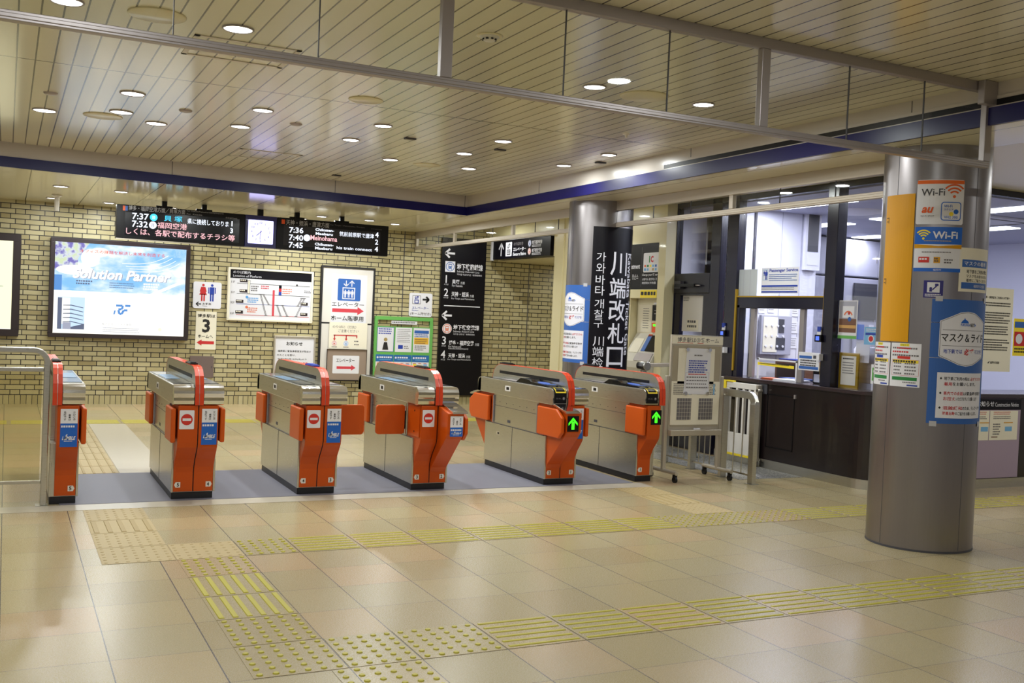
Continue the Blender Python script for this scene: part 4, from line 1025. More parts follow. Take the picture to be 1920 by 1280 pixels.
# green poster board
t = empty('green_board', (3.53, WY-.001, .30), 'bright green frame holding six small posters on the brick wall', 'noticeboard')
e = MB(); w, h = .972, 1.084
e.box(0, -.03, 0, w, 0, h-.16, m_green); e.box(0, -.03, h-.055, w, 0, h, m_green); e.box(0, -.03, h-.16, .05, 0, h-.055, m_green); e.box(w-.05, -.03, h-.16, w, 0, h-.055, m_green); e.build('board', t, bevel=.004)
e = MB(); cv = Cv(e, lambda u, v, d: (u, -.031-d, v)); cv.rect(.27, h-.115, .70, h-.065, m_white); cv.greek(.285, h-.078, .685, 1, .035, m_inkg); e.build('title_strip', t)
for i, x in enumerate((.045, .345, .645)):
    e = MB(); cv = Cv(e, lambda u, v, d: (u, -.0315-d, v)); z0 = .53; cv.rect(x, z0, x+.275, z0+.385, m_white)
    if i == 0: cv.frame(x, z0, x+.275, z0+.385, .006, m_inkblue, 2); cv.greek(x+.02, z0+.365, x+.25, 3, .035, m_inkblue); cv.disc(x+.14, z0+.19, .03, m_tan2, 3); cv.poly([(x+.09, z0+.03), (x+.19, z0+.03), (x+.165, z0+.15), (x+.115, z0+.15)], m_ink, 3)
    elif i == 1: cv.greek(x+.03, z0+.36, x+.26, 8, .028, m_inkg, 2, .3); cv.rect(x+.05, z0+.05, x+.13, z0+.11, m_inkblue, 3); cv.greek(x+.15, z0+.10, x+.24, 2, .03, m_inkg)
    else: cv.rect(x+.015, z0+.30, x+.26, z0+.35, m_pblue, 2); cv.greek(x+.02, z0+.29, x+.255, 2, .03, m_pblue, 3); cv.rect(x+.015, z0+.13, x+.26, z0+.235, M('poster_gold', (226, 178, 60), .5), 2); cv.greek(x+.03, z0+.21, x+.24, 3, .028, m_deskbrown, 3, .35); cv.greek(x+.03, z0+.11, x+.24, 3, .03, m_inkg)
    e.build('poster', t)
    e = MB(); cv = Cv(e, lambda u, v, d: (u, -.0315-d, v)); z0 = .10; cv.rect(x-.01, z0, x+.28, z0+.385, m_white); cv.rect(x-.01, z0+.275, x+.28, z0+.385, M('header_blue', (36, 104, 172), .5), 2); cv.greek(x+.05, z0+.355, x+.26, 1, .045, m_signwht, 3); cv.disc(x+.02, z0+.34, .016, m_signwht, 3, 12); cv.greek(x+.05, z0+.315, x+.26, 1, .03, m_lblue, 3, .4)
    for k in range(3):
        for j in range(3): cv.rect(x+.01+.09*j, z0+.20-.085*k, x+.07+.09*j, z0+.245-.085*k, (m_yel2, m_paper, m_lblue)[(j+k) % 3], 2); cv.rect(x+.01+.09*j, z0+.25-.085*k, x+.06+.09*j, z0+.258-.085*k, m_inkred, 3)
    e.build('poster', t)

e, cv, w, h, fin = plate('lift_sign', 4.092, 1.398, 4.480, 1.773, m_signwht, 'small white lift sign with a black right arrow above the green board', 'sign', rr=.03)
cv.frame(.05, .20, .19, .335, .007, m_inkg); cv.frame(.085, .21, .155, .27, .012, m_inkblue, 3); openarrow(cv, .105, .28, .045, .009, -90, m_inkblue, 3); openarrow(cv, .138, .325, .045, .009, 90, m_inkblue, 3)
openarrow(cv, .33, .275, .11, .030, 0, m_ink); cv.T('エレベーター', .05, .120, .33, .160, m_inkblue, 2, .01); cv.T('Elevator', .05, .088, .16, .110, m_inkblue); cv.T('(ホーム階付き)', .02, .018, .37, .070, m_inkg, 2, .01); fin()

# tall black line sign
e, cv, w, h, fin = plate('line_direction_sign', 4.603, .148, 5.375, 2.672, m_signblk, 'tall black sign listing platforms one to four with white arrows', 'sign', th=.05)
u_ = lambda x, y: (x-826+(y-455)*.034)/84.0*.772
v_ = lambda y: 2.524-(y-455)*.00882
def TT(s, x0, y0, x1, y1, m=m_signwht, b=0.0): cv.T(s, u_(x0, y0), v_(y1), u_(x1, y0), v_(y0), m, 2, b)
openarrow(cv, u_(831, 482), v_(482), .165, .032, 180, m_signwht)
trainicon(cv, u_(840, 506), v_(506), .075, m_pblue, 2, True); TT('地下鉄箱崎線', 853, 499, 903, 511, b=.025); TT('Subway Hakozaki Line', 853, 512, 896, 516.5); TT('지하철 하코자키선', 853, 517.5, 880, 521); TT('地铁箱崎线', 883, 517.5, 901, 521)
TT('1', 830, 522, 836, 536, b=.01); TT('のりば', 829, 537, 837, 540); TT('貝塚', 844, 529, 858, 537, b=.02); TT('方面', 860, 532, 868, 537); TT('For Kaizuka', 844, 538, 864, 542)
TT('2', 829, 546, 837, 560, b=.01); TT('のりば', 828, 561, 837, 564); TT('天神・姪浜', 843, 551, 876, 560, b=.02); TT('方面', 878, 555, 886, 560); TT('For Tenjin and Meinohama', 843, 562, 887, 566)
cv.rect(u_(829, 576), v_(578), u_(898, 576), v_(576.4), m_signwht, 2)
openarrow(cv, u_(826, 595), v_(595), .165, .032, 180, m_signwht)
trainicon(cv, u_(835, 619), v_(619), .074, m_trainor); TT('地下鉄空港線', 847, 611, 897, 620.5, b=.025); TT('Subway Airport Line', 847, 621.5, 887, 626); TT('지하철 공항선', 847, 627, 868, 630); TT('地铁机场线', 871, 627, 888, 630)
TT('3', 826, 633, 833.5, 648, b=.01); TT('のりば', 825, 649, 833, 652); TT('博多・福岡空港', 839, 640, 887, 649, b=.02); TT('方面', 889, 644, 897, 649); TT('For Hakata and', 838, 649.5, 862, 653); TT('Fukuoka-kūkō(Airport)', 838, 653.5, 876, 657)
TT('4', 824, 659, 832.5, 673, b=.01); TT('のりば', 824, 674, 832, 677); TT('天神・姪浜', 838, 663.5, 870, 672, b=.02); TT('方面', 872, 667, 880, 672); TT('For Tenjin and Meinohama', 837, 673.5, 881, 677)
fin()
tag(MB().box(0, -.02, 0, .335, 0, .31, M('taupe_door', (112, 96, 92), .5)).box(.30, -.024, .14, .31, -.02, .17, m_dkgrey).build('access_panel', loc=(.775, WY-.001, .387), bevel=.004), 'small taupe access panel low on the brick wall behind gate four', 'access panel')

# black lift sign over the passage
e = MB(); e.box(-.03, 0, 0, .19, 1.94, .285, m_black); 
cv = Cv(e, lambda u, v, d: (-.03-d, 1.94-u, v)); cv.step = None
cv.rect(0, 0, 1.94, .285, m_signblk, 1)
openarrow(cv, .30, .245, .20, .030, 90, m_signwht); cv.rrect(.46, .035, .68, .255, .012, m_signwht, 2); cv.frame(.51, .055, .63, .14, .014, m_ink, 3)
for x in (.545, .575, .605): person(cv, x, .07, .055, m_ink, False, 3)
openarrow(cv, .55, .155, .07, .012, -90, m_ink, 3); openarrow(cv, .595, .235, .07, .012, 90, m_ink, 3)
cv.T('のりばゆき', .74, .190, 1.06, .245, m_inkg, 2, .01); cv.T('エレベーター', .73, .105, 1.16, .165, m_signwht, 2, .01); cv.T('Elevator to Platform', .73, .035, 1.17, .085, m_signwht, 2, .01)
trainicon(cv, 1.28, .205, .045, m_pblue); trainicon(cv, 1.28, .085, .045, m_trainor)
for z, s_ in ((.185, '地下鉄箱崎線'), (.065, '地下鉄空港線')): cv.T(s_, 1.36, z, 1.68, z+.06, m_signwht, 2, .02); cv.greek(1.36, z-.008, 1.66, 2, .02, m_signwht, 2, .5)
tag(e.build('lift_direction_sign', loc=(5.45, 9.08, 2.372)), 'black overhead sign with up arrow pointing through the passage to the lift', 'sign')
e = MB(); e.box(-.045, 0, 0, .0, 2.06, .018, m_white); e.box(-.045, 2.0, -.305, .0, 2.06, 0, m_white); tag(e.build('sign_trim', loc=(5.45, 9.03, 2.662)), 'white edging above and left of the black lift sign', 'sign trim')

# hanging departure boards with the clock
db = empty('departure_board', (-.42, 9.6, 2.225), 'left hanging black departure board for Hakata with cyan and white text', 'departure board')
W1 = 1.575; Hh = .42
def unit(t, w):
    MB().box(0, 0, 0, w, .14, Hh, m_black).build('housing', t, bevel=.006)
def screen_face(t, w):
    e = MB(); cv = Cv(e, lambda u, v, d: (u, -.001-d, v)); return e, cv
unit(db, W1); e, cv = screen_face(db, W1)
cv.rect(.10, .04, 1.50, .35, m_dkglass, 1)
q = lambda x, y: ((x+8)*.000817, .42-(y-90-.0804*x)*.000833)
def QT(s, x0, y0, x1, y1, m, b=.0, sh=0): a = q(x0, y1+0); c = q(x1, y0); zb = q((x0+x1)/2, y1)[1]+.004; zt = q((x0+x1)/2, y0)[1]-.004; cv.T(s, a[0], zb, c[0], zt, m, 2, b, sh)
a = q(78, 150); cv.rect(a[0], .345, a[0]+.028, .405, M('line_mark_orange', (226, 96, 40), .5), 2); cv.rect(a[0]+.028, .345, a[0]+.056, .405, m_pblue, 2)
QT('博多・福岡空港方面／貝塚方面', 160, 135, 990, 220, m_hdr, .008); QT('For Hakata/Fukuoka-kūkō(Airport)', 1015, 198, 1575, 232, m_hdr); QT('For  Kaizuka', 1015, 232, 1250, 262, m_hdr); QT('のりば/Track', 1610, 285, 1790, 318, m_hdr)
QT('7:37', 215, 225, 455, 330, g_white, .02); cv.disc(*q(527, 292), .046, g_cyan, 2); cv.T('普', q(527, 292)[0]-.022, q(527, 292)[1]-.022, q(527, 292)[0]+.022, q(527, 292)[1]+.022, g_white, 3)
QT('貝 塚', 680, 266, 950, 362, g_cyan, .01); QT('県に接続しておりま', 1030, 325, 1660, 420, g_white, .008); QT('1', 1695, 345, 1730, 435, g_white, .03)
QT('7:32', 215, 340, 445, 445, g_white, .02); cv.disc(*q(518, 408), .046, g_white, 2); cv.T('普', q(518, 408)[0]-.022, q(518, 408)[1]-.022, q(518, 408)[0]+.022, q(518, 408)[1]+.022, m_inkg, 3)
QT('福岡空港', 585, 372, 1025, 475, g_pink, .005); QT('3', 1680, 455, 1740, 545, g_white, .03); QT('しくは、各駅で配布するチラシ等', 135, 500, 1765, 608, g_pink, .008)
e.build('led_screen', db)
MB().box(.0, -.012, -.012, 1.0, .02, 0, m_aluc).build('lower_trim', db)
ck = empty('station_clock', (1.157, 9.6, 2.225), 'square lit clock between the two hanging departure boards', 'clock')
MB().box(0, 0, 0, .412, .14, Hh, M('navy_housing', (20, 16, 96), .3, coat=.4)).build('housing', ck, bevel=.006)
e = MB(); cv = Cv(e, lambda u, v, d: (u, -.001-d, v)); cx, cz = .203, .205; cv.rrect(cx-.165, cz-.155, cx+.165, cz+.155, .012, g_clock)
for k in range(1, 13):
    a = math.radians(90-30*k); x, z = cx+.118*math.cos(a), cz+.118*math.sin(a); cv.T(str(k), x-.012-(.006 if k > 9 else 0), z-.013, x+.012+(.006 if k > 9 else 0), z+.013, m_inkblue, 2)
hand = lambda deg, l, w: cv.line((cx-.02*math.sin(math.radians(deg)), cz-.02*math.cos(math.radians(deg))), (cx+l*math.sin(math.radians(deg)), cz+l*math.cos(math.radians(deg))), w, m_inkblue, 3)
hand(227, .075, .007); hand(184, .10, .005); e.build('clock_face', ck)
db2 = empty('departure_board', (1.572, 9.6, 2.225), 'right hanging black departure board for Tenjin and Meinohama', 'departure board')
W2 = 1.558; unit(db2, W2); e, cv = screen_face(db2, W2)
q = lambda x, y: ((x-446)*.001083, .42-(y-100-.096*(x-446))*.001058)
cv.rect(.09, .055, 1.44, .325, M('led_grey', (52, 52, 58), .5, spec=.2), 1)
a = q(500, 165); cv.rect(a[0], .335, a[0]+.045, .395, M('line_mark_orange', (226, 86, 30), .5), 2)
QT('天神・姪浜・唐津方面', 555, 152, 1100, 228, m_hdr, .008); QT('For Tenjin / Meinohama / Karatsu', 1115, 214, 1560, 246, m_inkg); QT('のりば/Track', 1650, 264, 1790, 286, m_inkg)
for y, s_, r in ((220, '7:36', '4'), (315, '7:40', '2'), (408, '7:45', '4')): QT(s_, 598, y+8, 775, y+88, g_white, .02); QT(r, 1705, y+90, 1752, y+165, g_white, .02)
for y in (245, 430): QT('Chikuzen-', 925, y+8, 1165, y+50, g_white, .03); QT('Maebaru', 930, y+58, 1150, y+100, g_white, .03)
cv.disc(*q(822, 368), .046, g_white, 2); QT('Meinohama', 868, 345, 1208, 415, g_pink, .015); QT('筑前前原駅で唐津', 1235, 310, 1690, 380, g_white, .006); QT('his train connect', 1205, 500, 1670, 545, g_white, .015)
e.build('led_screen', db2)
for t_, xs in ((db, (.57, 1.06)), (db2, (.28, .90)), ):
    for x in xs: MB().box(x-.03, .04, Hh, x+.03, .10, SOF-2.225, m_black).box(x-.10, .05, Hh, x+.10, .09, Hh+.025, m_black).build('hanger', t_)
MB().box(.17, .04, Hh, .24, .10, SOF-2.225, m_black).build('hanger', ck)

# ================================================================== PILLAR STICKERS
def drumcv(P, a0, z0, R=.3512, lift=.0006):
    e = MB(); cv = Cv(e, drum(P[0], P[1], R, a0, z0), step=.02, lift=lift); return e, cv
A = lambda deg: math.radians(deg)*.35
def done(e, name, label, cat='sticker', group=None): return tag(e.build(name), label, cat, group)
# near pillar; u measured from the given angle
e, cv = drumcv(P1, -158.3, 2.197); w = A(49); h = .297
cv.rrect(0, 0, w, h, .012, m_white); cv.rect(.001, h-.028, w-.001, h-.004, M('wifi_orange', (232, 104, 24), .4), 2)
cv.T('Wi-Fi', .028, h-.107, .175, h-.060, m_dkgrey, 3, .01)
wo = M('wifi_orange_ink', (226, 96, 30), .4)
for r0 in (.028, .050, .072): cv.arc(.235, h-.112, r0, r0+.011, 42, 138, wo, 3)
cv.disc(.235, h-.112, .010, wo, 3); cv.T('au', .035, h-.222, .110, h-.182, M('au_orange', (228, 92, 36), .4), 3, .03, .3); cv.T('Wi-Fi SPOT', .030, h-.248, .115, h-.237, m_inkg, 3)
bl = m_sblue; cv.rrect(.155, h-.272, .283, h-.148, .018, bl, 3); cv.rrect(.161, h-.266, .277, h-.154, .014, m_white, 4); cv.T('Wi-Fi', .172, h-.185, .225, h-.167, bl, 5, .02); cv.T('スクエア', .172, h-.205, .232, h-.192, bl, 5, .02); cv.disc(.250, h-.212, .016, bl, 5); cv.disc(.220, h-.228, .014, m_yel2, 5); cv.T('Wi2 300', .175, h-.258, .262, h-.240, bl, 6, .01)
done(e, 'wifi_sticker', 'white sticker with orange top bar, Wi-Fi waves and au mark on the near pillar')
e, cv = drumcv(P1, -158.2, 1.882); h = .298
cv.rect(0, 0, w, h, m_white); cv.rect(0, h-.115, w, h, m_sblue, 2); cv.rect(0, 0, w, .024, m_sblue, 2)
cv.poly([(0, h-.115), (w*.5, h-.128), (w, h-.115), (w, h-.143), (w*.5, h-.140), (0, h-.143)][::-1], m_yellow, 3)
for r0 in (.018, .034, .050): cv.arc(.055, h-.078, r0, r0+.009, 42, 138, m_yel2, 3)
cv.disc(.055, h-.078, .008, m_yel2, 3); cv.T('Wi-Fi', .112, h-.078, .270, h-.030, m_signwht, 3, .025); cv.greek(.06, h-.09, .24, 1, .012, m_tan, 3); cv.greek(.05, h-.165, .24, 1, .012, m_inkg, 3)
cv.rect(.030, .060, .098, .098, m_noentry, 3); cv.greek(.036, .088, .092, 1, .02, m_signwht, 4); cv.rect(.125, .058, .165, .098, m_yellow, 3); cv.greek(.130, .09, .16, 2, .015, m_dkgrey, 4); cv.greek(.19, .085, .25, 2, .018, m_inkg, 3); cv.T('福岡市', .125, .006, .175, .018, m_signwht, 3)
done(e, 'wifi_sticker', 'blue and white sticker with white Wi-Fi letters and a yellow wave on the near pillar')
e, cv = drumcv(P1, -146.4, 1.708); navy = M('navy_ink', (40, 34, 120), .4)
cv.rect(0, 0, .122, .115, navy); cv.rect(.022, .035, .100, .103, m_white, 2); cv.disc(.045, .062, .009, navy, 3); cv.rect(.036, .040, .054, .055, navy, 3); cv.line((.055, .052), (.083, .082), .008, navy, 3); cv.rrect(.07, .078, .092, .094, .003, navy, 3); cv.greek(.01, .025, .115, 2, .011, m_white, 3)
done(e, 'camera_sticker', 'small navy square sticker with a white watching camera symbol')
e, cv = drumcv(P1, -200.0, 1.405, .3535); ww = A(40.6)
cv.rect(0, 0, ww, 1.0, m_yellow); 
for z in (.80, .38): cv.rect(.012, z+.045, .040, z+.050, m_ink, 2); cv.rect(.034, z+.010, .039, z+.045, m_ink, 2); cv.rect(.012, z+.020, .030, z+.025, m_ink, 2)
done(e, 'yellow_sheet', 'plain tall yellow sheet wrapped round the left side of the near pillar', 'sheet')
for k, (a0, ww, lb) in enumerate(((143.6, A(35.5), 'white timetable notice under the yellow sheet, left one round the pillar'), (179.9, A(35.3), 'white timetable notice under the yellow sheet, right one facing the hall'))):
    e, cv = drumcv(P1, a0, 1.10); h = .298; cv.rect(0, 0, ww, h, m_white); cv.frame(0, 0, ww, h, .0015, m_inkg, 2)
    cv.rect(.07, h-.022, .135, h-.004, m_yel2, 2); cv.T('お知らせ', .074, h-.019, .131, h-.007, m_dgreen, 3); cv.greek(.015, h-.030, .200, 1, .020, m_inkg); cv.greek(.05, h-.030, .16, 1, .02, m_inkred, 3, .5); cv.greek(.015, h-.055, .14, 1, .020, m_inkred); cv.greek(.015, h-.078, .2, 1, .02, m_inkg)
    cv.rect(.055, h-.108, .145, h-.090, m_noentry if k else m_inkblue, 2); cv.rect(.02, h-.135, .20, h-.115, m_yel2, 2); cv.greek(.022, h-.118, .195, 1, .022, m_ink, 3)
    cv.frame(.015, .078, .205, .185, .0015, m_inkred, 2); [cv.greek(.03, .165-.023*j, .09, 1, .018, m_inkg) or cv.greek(.11, .165-.023*j, .19, 1, .018, m_inkg) for j in range(4)]
    cv.rect(.02, .045, .195, .068, m_dgreen, 2); cv.greek(.10, .036, .19, 1, .013, m_inkg); cv.rect(.13, .008, .20, .018, m_inkblue, 2)
    done(e, 'timetable_notice', lb, 'notice')
e, cv = drumcv(P1, -110.6, 1.757); ww = A(50); h = .292
cv.rect(0, 0, ww, h, m_paper); cv.rect(.02, h-.128, ww-.02, h-.078, m_pblue, 2); cv.T('マスクの着用', .035, h-.118, .25, h-.088, m_signwht, 3, .01); cv.T('地下鉄をご利用の際は', .055, h-.170, .28, h-.143, m_ink, 2, .01); cv.T('マスクをお持ちの方は', .055, h-.198, .28, h-.176, m_ink, 2, .01); cv.T('着用にご協力ください', .055, h-.226, .28, h-.204, m_ink, 2, .01); cv.rect(.02, .02, ww-.02, .062, m_pblue, 2); cv.T('福岡市交通局', .12, .030, .25, .050, m_signwht, 3)
done(e, 'mask_sticker', 'cream sticker with two blue bands curving out of sight on the near pillar')
def mask_poster(P, a0, z0, label, W):
    e, cv = drumcv(P, a0, z0); w = W; h = .83
    cv.rect(0, 0, w, h, m_pblue); c = w*.5
    for z in (.67, .435): cv.rect(0, z, w, z+.006, m_signwht, 1)
    o = [(.055, .685), (c-.06, .745), (c, .752), (c+.06, .745), (w-.055, .685), (w-.055, .450), (c+.06, .395), (c, .386), (c-.06, .395), (.055, .450)][::-1]
    cv.poly(o, m_signwht, 2)
    for i in range(len(o)): pa, pb = o[i-1], o[i]; f_ = lambda p: (c+(p[0]-c)*.965, .57+(p[1]-.57)*.965); cv.line(f_(pa), f_(pb), .003, m_inkg, 3)
    cv.T('FUKUOKA', c-.055, .655, c+.02, .672, m_sblue, 4, .02); cv.poly([(c-.055, .675), (c+.01, .675), (c, .69), (c-.02, .70), (c-.025, .712), (c-.03, .70), (c-.045, .69)], m_sblue, 3); cv.T('NEXT', c+.022, .652, c+.062, .675, m_ink, 4, .02); cv.poly([(c+.064, .652), (c+.076, .663), (c+.064, .675)], m_sblue, 3)
    cv.rect(.075, .625, w-.075, .628, m_inkg, 3); cv.rect(.075, .520, w-.075, .523, m_inkg, 3)
    cv.T('マスク＆ライド', .068, .548, w-.068, .606, m_ink, 4, .015); cv.T('地下鉄では', .085, .470, c-.035, .500, m_inkblue, 4, .015); cv.T('必ず', c-.02, .462, c+.065, .506, m_inkred, 4, .03); cv.T('マスクを', c+.075, .470, w-.085, .500, m_inkblue, 4, .01)
    cv.rect(.055, .038, w-.055, .342, m_signwht, 2)
    for k, (s1, s2, s3, s4) in enumerate((('地下鉄ご利用の際は、', '必ずマスクの', '着用', 'をお願いします。'), ('車内での会話', 'は緊急時を除き', 'お控え', 'いただきますようお願いします'), ('混雑緩和', 'のため、テレワークや', '時差出勤', 'のご協力をお願いします。'))):
        z = .315-k*.098; cv.poly([(.072, z-.012), (.080, z-.021), (.088, z-.012), (.080, z-.003)], m_ink, 4)
        x1 = .10+(w-.17)*(.6 if k == 0 else .42); cv.T(s1, .10, z-.024, x1, z, m_ink if k == 0 else m_inkred, 4, .012); cv.T(s2, x1+.004, z-.024, w-.068, z, m_inkred if k == 0 else m_ink, 4, .01)
        x2 = .10+.055*(1 if k == 0 else 1.5); cv.T(s3, .10, z-.060, x2, z-.036, m_inkred, 4, .012); cv.T(s4, x2+.004, z-.060, min(w-.07, x2+.20), z-.036, m_ink, 4, .01)
    tp = M('clear_tape', (190, 190, 196), .3)
    for a, b_ in ((.02, -.02), (w-.08, -.02), (.02, h-.015), (w-.08, h-.015)): cv.rect(a, b_, a+.045, b_+.035, tp, 5)
    return done(e, 'mask_poster', label, 'poster')
mask_poster(P1, -136.9, .872, 'large blue mask poster with a white badge on the near pillar', .50)
mask_poster(P2, -215.6, 1.000, 'blue mask poster wrapping the left side of the far pillar', .50)
# gate name banner on the far pillar
e, cv = drumcv(P2, -133.3, .50, .3518); w = A(116); h = 1.955
cv.rect(0, 0, w, h, m_signblk)
zz = lambda z: z-.50
a_ = lambda d: A(d+133.3)
for s_, z1, z0 in (('가', 2.182, 2.085), ('와', 2.070, 1.960), ('바', 1.943, 1.840), ('타', 1.830, 1.725), ('개', 1.688, 1.590), ('찰', 1.575, 1.482), ('구', 1.472, 1.385)): cv.T(s_, a_(-125.6), zz(z0), a_(-109.5), zz(z1), m_signwht, 2)
for s_, z1, z0 in (('川', 1.292, 1.190), ('端', 1.182, 1.080), ('检', 1.068, .965), ('票', .955, .86)): cv.T(s_, a_(-125.6), zz(z0), a_(-106.5), zz(z1), m_signwht, 2)
for s_, z1, z0 in (('川', 2.195, 1.945), ('端', 1.922, 1.705), ('改', 1.690, 1.462), ('札', 1.440, 1.222), ('口', 1.185, .975)): cv.T(s_, a_(-100.5), zz(z0), a_(-63.5), zz(z1), m_signwht, 2, .01)
s_ = 'Kawabata Ticket Gate'; v, f, asp = glyphs(s_, 0.01, 0.0); a0 = a_(-60.0); a1 = a_(-45.0)
[cv.poly([(a0+v[i][1]*(a1-a0), zz(2.19)-v[i][0]*(2.19-1.10)) for i in q], m_signwht, 2) for q in f]
done(e, 'gate_banner', 'tall black banner with white vertical gate name on the far pillar', 'banner')

# ================================================================== STATION OFFICE
CC = (.88, .91, 1.0)
# dark panelled counter with rounded corner
def rcorner(r, x0, y0, x1, y1):
    """outline running down the -X face, round the corner and along the -Y face, then back"""
    p = [(x0, y1)]
    for k in range(13): a = PI + (PI/2)*k/12; p.append((x0+r+r*math.cos(a), y0+r+r*math.sin(a)))
    p += [(x1, y0), (x1, y0+.6), (x0+.62, y0+.6), (x0+.62, y1)]
    return p
ct = empty('service_counter', (5.52, 3.2, 0), 'long dark walnut service counter with steel foot and rounded corner', 'counter')
off = lambda pts: [(x-5.52, y-3.2) for x, y in pts]
MB().prism(off(rcorner(.36, 5.52, 2.82, 10.5, 5.19)), .09, .875, m_wood, 'z').build('counter_body', ct)
MB().prism(off(rcorner(.37, 5.508, 2.808, 10.5, 5.19)), 0, .09, m_steel, 'z').build('steel_foot', ct)
MB().prism(off(rcorner(.38, 5.495, 2.795, 10.5, 5.19)), .875, .915, M('counter_edge', (52, 40, 44), .25, coat=.3), 'z').build('counter_top', ct, bevel=.006)
for y0, y1 in ((3.95, 4.36),):
    f = MB()
    for a, b, c, d in ((y0, .22, y1, .235), (y0, .765, y1, .78), (y0, .22, y0+.012, .78), (y1-.012, .22, y1, .78)): f.box(-.004, a-3.2, b, .0, c-3.2, d, m_black)
    f.build('panel_moulding', ct)
MB().box(-.02, .72, .76, 0, .745, .80, m_alu).box(-.012, 1.16, .77, 0, 1.27, .87, m_dkgrey).build('latch', ct)

# window frames and glass
def win(name, parts, panes, m=m_frame):
    f = MB()
    for b_ in parts: f.box(*b_, m)
    o = struct(f.build(name, bevel=.004))
    for p in panes: MB().box(*p, m_glassb).build('pane', o)
    return o
XF, XB = 5.56, 5.65
win('window_1', [(XF, 3.635, 1.665, XB, 4.98, 1.785), (XF-.03, 3.485, .915, XB, 3.63, CEB), (XF-.01, 5.0, 0, XB, 5.185, CEB), (XF, 2.83, 2.84, XB, 6.3, CEB), (XF, 2.83, .915, XB, 2.90, CEB), (XF, 4.93, .915, XB, 5.0, 1.7)],
    [(5.60, 3.635, 1.785, 5.608, 4.98, 2.84), (5.60, 2.90, .92, 5.608, 3.485, 2.84), (5.60, 4.77, .92, 5.606, 4.93, 1.665), (5.60, 3.635, .92, 5.606, 3.94, 1.665)])
win('window_2', [(5.65, 2.86, 2.84, 10.5, 2.93, CEB), (6.80, 2.84, 2.30, 6.845, 2.90, 2.84), (8.4, 2.86, .915, 8.48, 2.93, 2.84)],
    [(5.66, 2.895, .92, 8.395, 2.903, 2.84), (8.485, 2.895, .92, 10.5, 2.903, 2.84)])
d1 = win('door_1', [(XF, 6.165, 0, XB, 6.33, CEB), (XF, 5.315, 0, XB, 5.485, CEB), (XF, 5.485, 1.83, XB, 6.165, 2.06), (XF+.01, 6.05, 0, XB-.02, 6.165, 1.83), (XF+.01, 5.485, 0, XB-.02, 5.60, 1.83), (XF+.01, 5.60, 0, XB-.02, 6.05, .82), (XF+.01, 5.60, 1.80, XB-.02, 6.05, 1.83)],
    [(5.60, 5.485, 2.06, 5.608, 6.165, 2.84), (5.60, 5.60, .82, 5.608, 6.05, 1.80), (5.60, 5.19, .05, 5.608, 5.31, 2.84)])
MB().box(-.06, 5.70, 1.90, 0, 6.08, 1.935, m_black).box(-.05, 5.98, 1.88, 0, 6.10, 1.97, m_dkgrey).cyl((-.035, 5.62, 1.915), (-.035, 5.95, 1.925), .008, m_alu).build('door_closer', d1, loc=(XF, 0, 0))
# sliding silver sashes of the service hatch
hs = empty('service_hatch', (5.60, 4.3, .92), 'open service hatch with two silver sliding sashes over the counter', 'hatch')
for y in (.40, -.36): MB().box(-.02, y, 0, .02, y+.065, .745, m_alu).build('sash', hs, bevel=.004)
for y in (.69, -.665):
    z0, z1 = .06, .95
    MB().box(-.055, y-.012, z0, -.03, y+.012, z1, m_gold).build('amber_strip', hs)
MB().box(-.05, -.66, .862, -.035, .69, .876, m_gold).build('amber_strip', hs)
MB().box(-.02, -.29, 0, -.005, -.27, .22, m_white).box(-.02, .30, 0, -.005, .32, .22, m_white).box(-.02, -.29, .20, -.005, .32, .215, m_white).build('guard_frame', hs)
e = MB(); cv = Cv(e, planeX(-.021, .31, .145)); cv.poly([(0, 0), (.56, -.012), (.56, .018), (0, .03)], m_yel2); cv.greek(.03, .022, .5, 1, .016, m_ink, 2); e.build('yellow_strip', hs)

# things fixed to the office glass
def onX(name, y0, z0, y1, z1, m, label, cat='notice', x=5.594, th=.004, draw=None):
    e = MB(); w, h = y0-y1, z1-z0; e.box(-th, -w, 0, 0, 0, h, m); cv = Cv(e, lambda u, v, d: (-th-d, -u, v))
    if draw: draw(cv, w, h)
    return tag(e.build(name, loc=(x, y0, z0)), label, cat)
def dr(cv, w, h):
    cv.frame(.02, h-.13, .10, h-.02, .004, m_lblue, 2); person(cv, .075, h-.125, .10, m_inkblue, False, 3); person(cv, .043, h-.085, .055, m_inkblue, False, 3)
    cv.T('Passenger Service', .125, h-.055, w-.012, h-.012, m_inkblue, 2, .02); cv.greek(.12, h-.070, w-.01, 4, .020, m_pblue, 2, .4)
    cv.rect(.01, .068, w-.01, .086, m_inkblue, 2); cv.greek(.01, .06, w-.03, 2, .016, m_inkg, 2, .4); cv.rect(.01, .008, w-.01, .024, m_inkblue, 2)
onX('passenger_service_sign', 4.63, 1.825, 4.06, 2.095, m_white, 'white sheet headed Passenger Service in blue above the service hatch', 'sign', draw=dr)
onX('grey_sheet', 5.03, 1.79, 4.70, 2.085, M('milky_sheet', (196, 202, 206), .3), 'pale milky sheet on the glass left of the Passenger Service sheet', 'sheet', draw=lambda cv, w, h: (cv.rect(w*.33, 0, w*.34, h, m_boothg, 2), cv.rect(w*.66, 0, w*.67, h, m_boothg, 2)))
onX('hatch_notice', 3.96, 1.055, 3.665, 1.235, m_white, 'small white notice with two blue bands hanging beside the hatch', 'notice', x=5.555, draw=lambda cv, w, h: (cv.rect(.012, h-.062, w-.012, h-.035, m_pblue, 2), cv.rect(.012, .012, w-.012, .04, m_pblue, 2), cv.greek(.03, h-.075, w-.03, 3, .024, m_ink)))
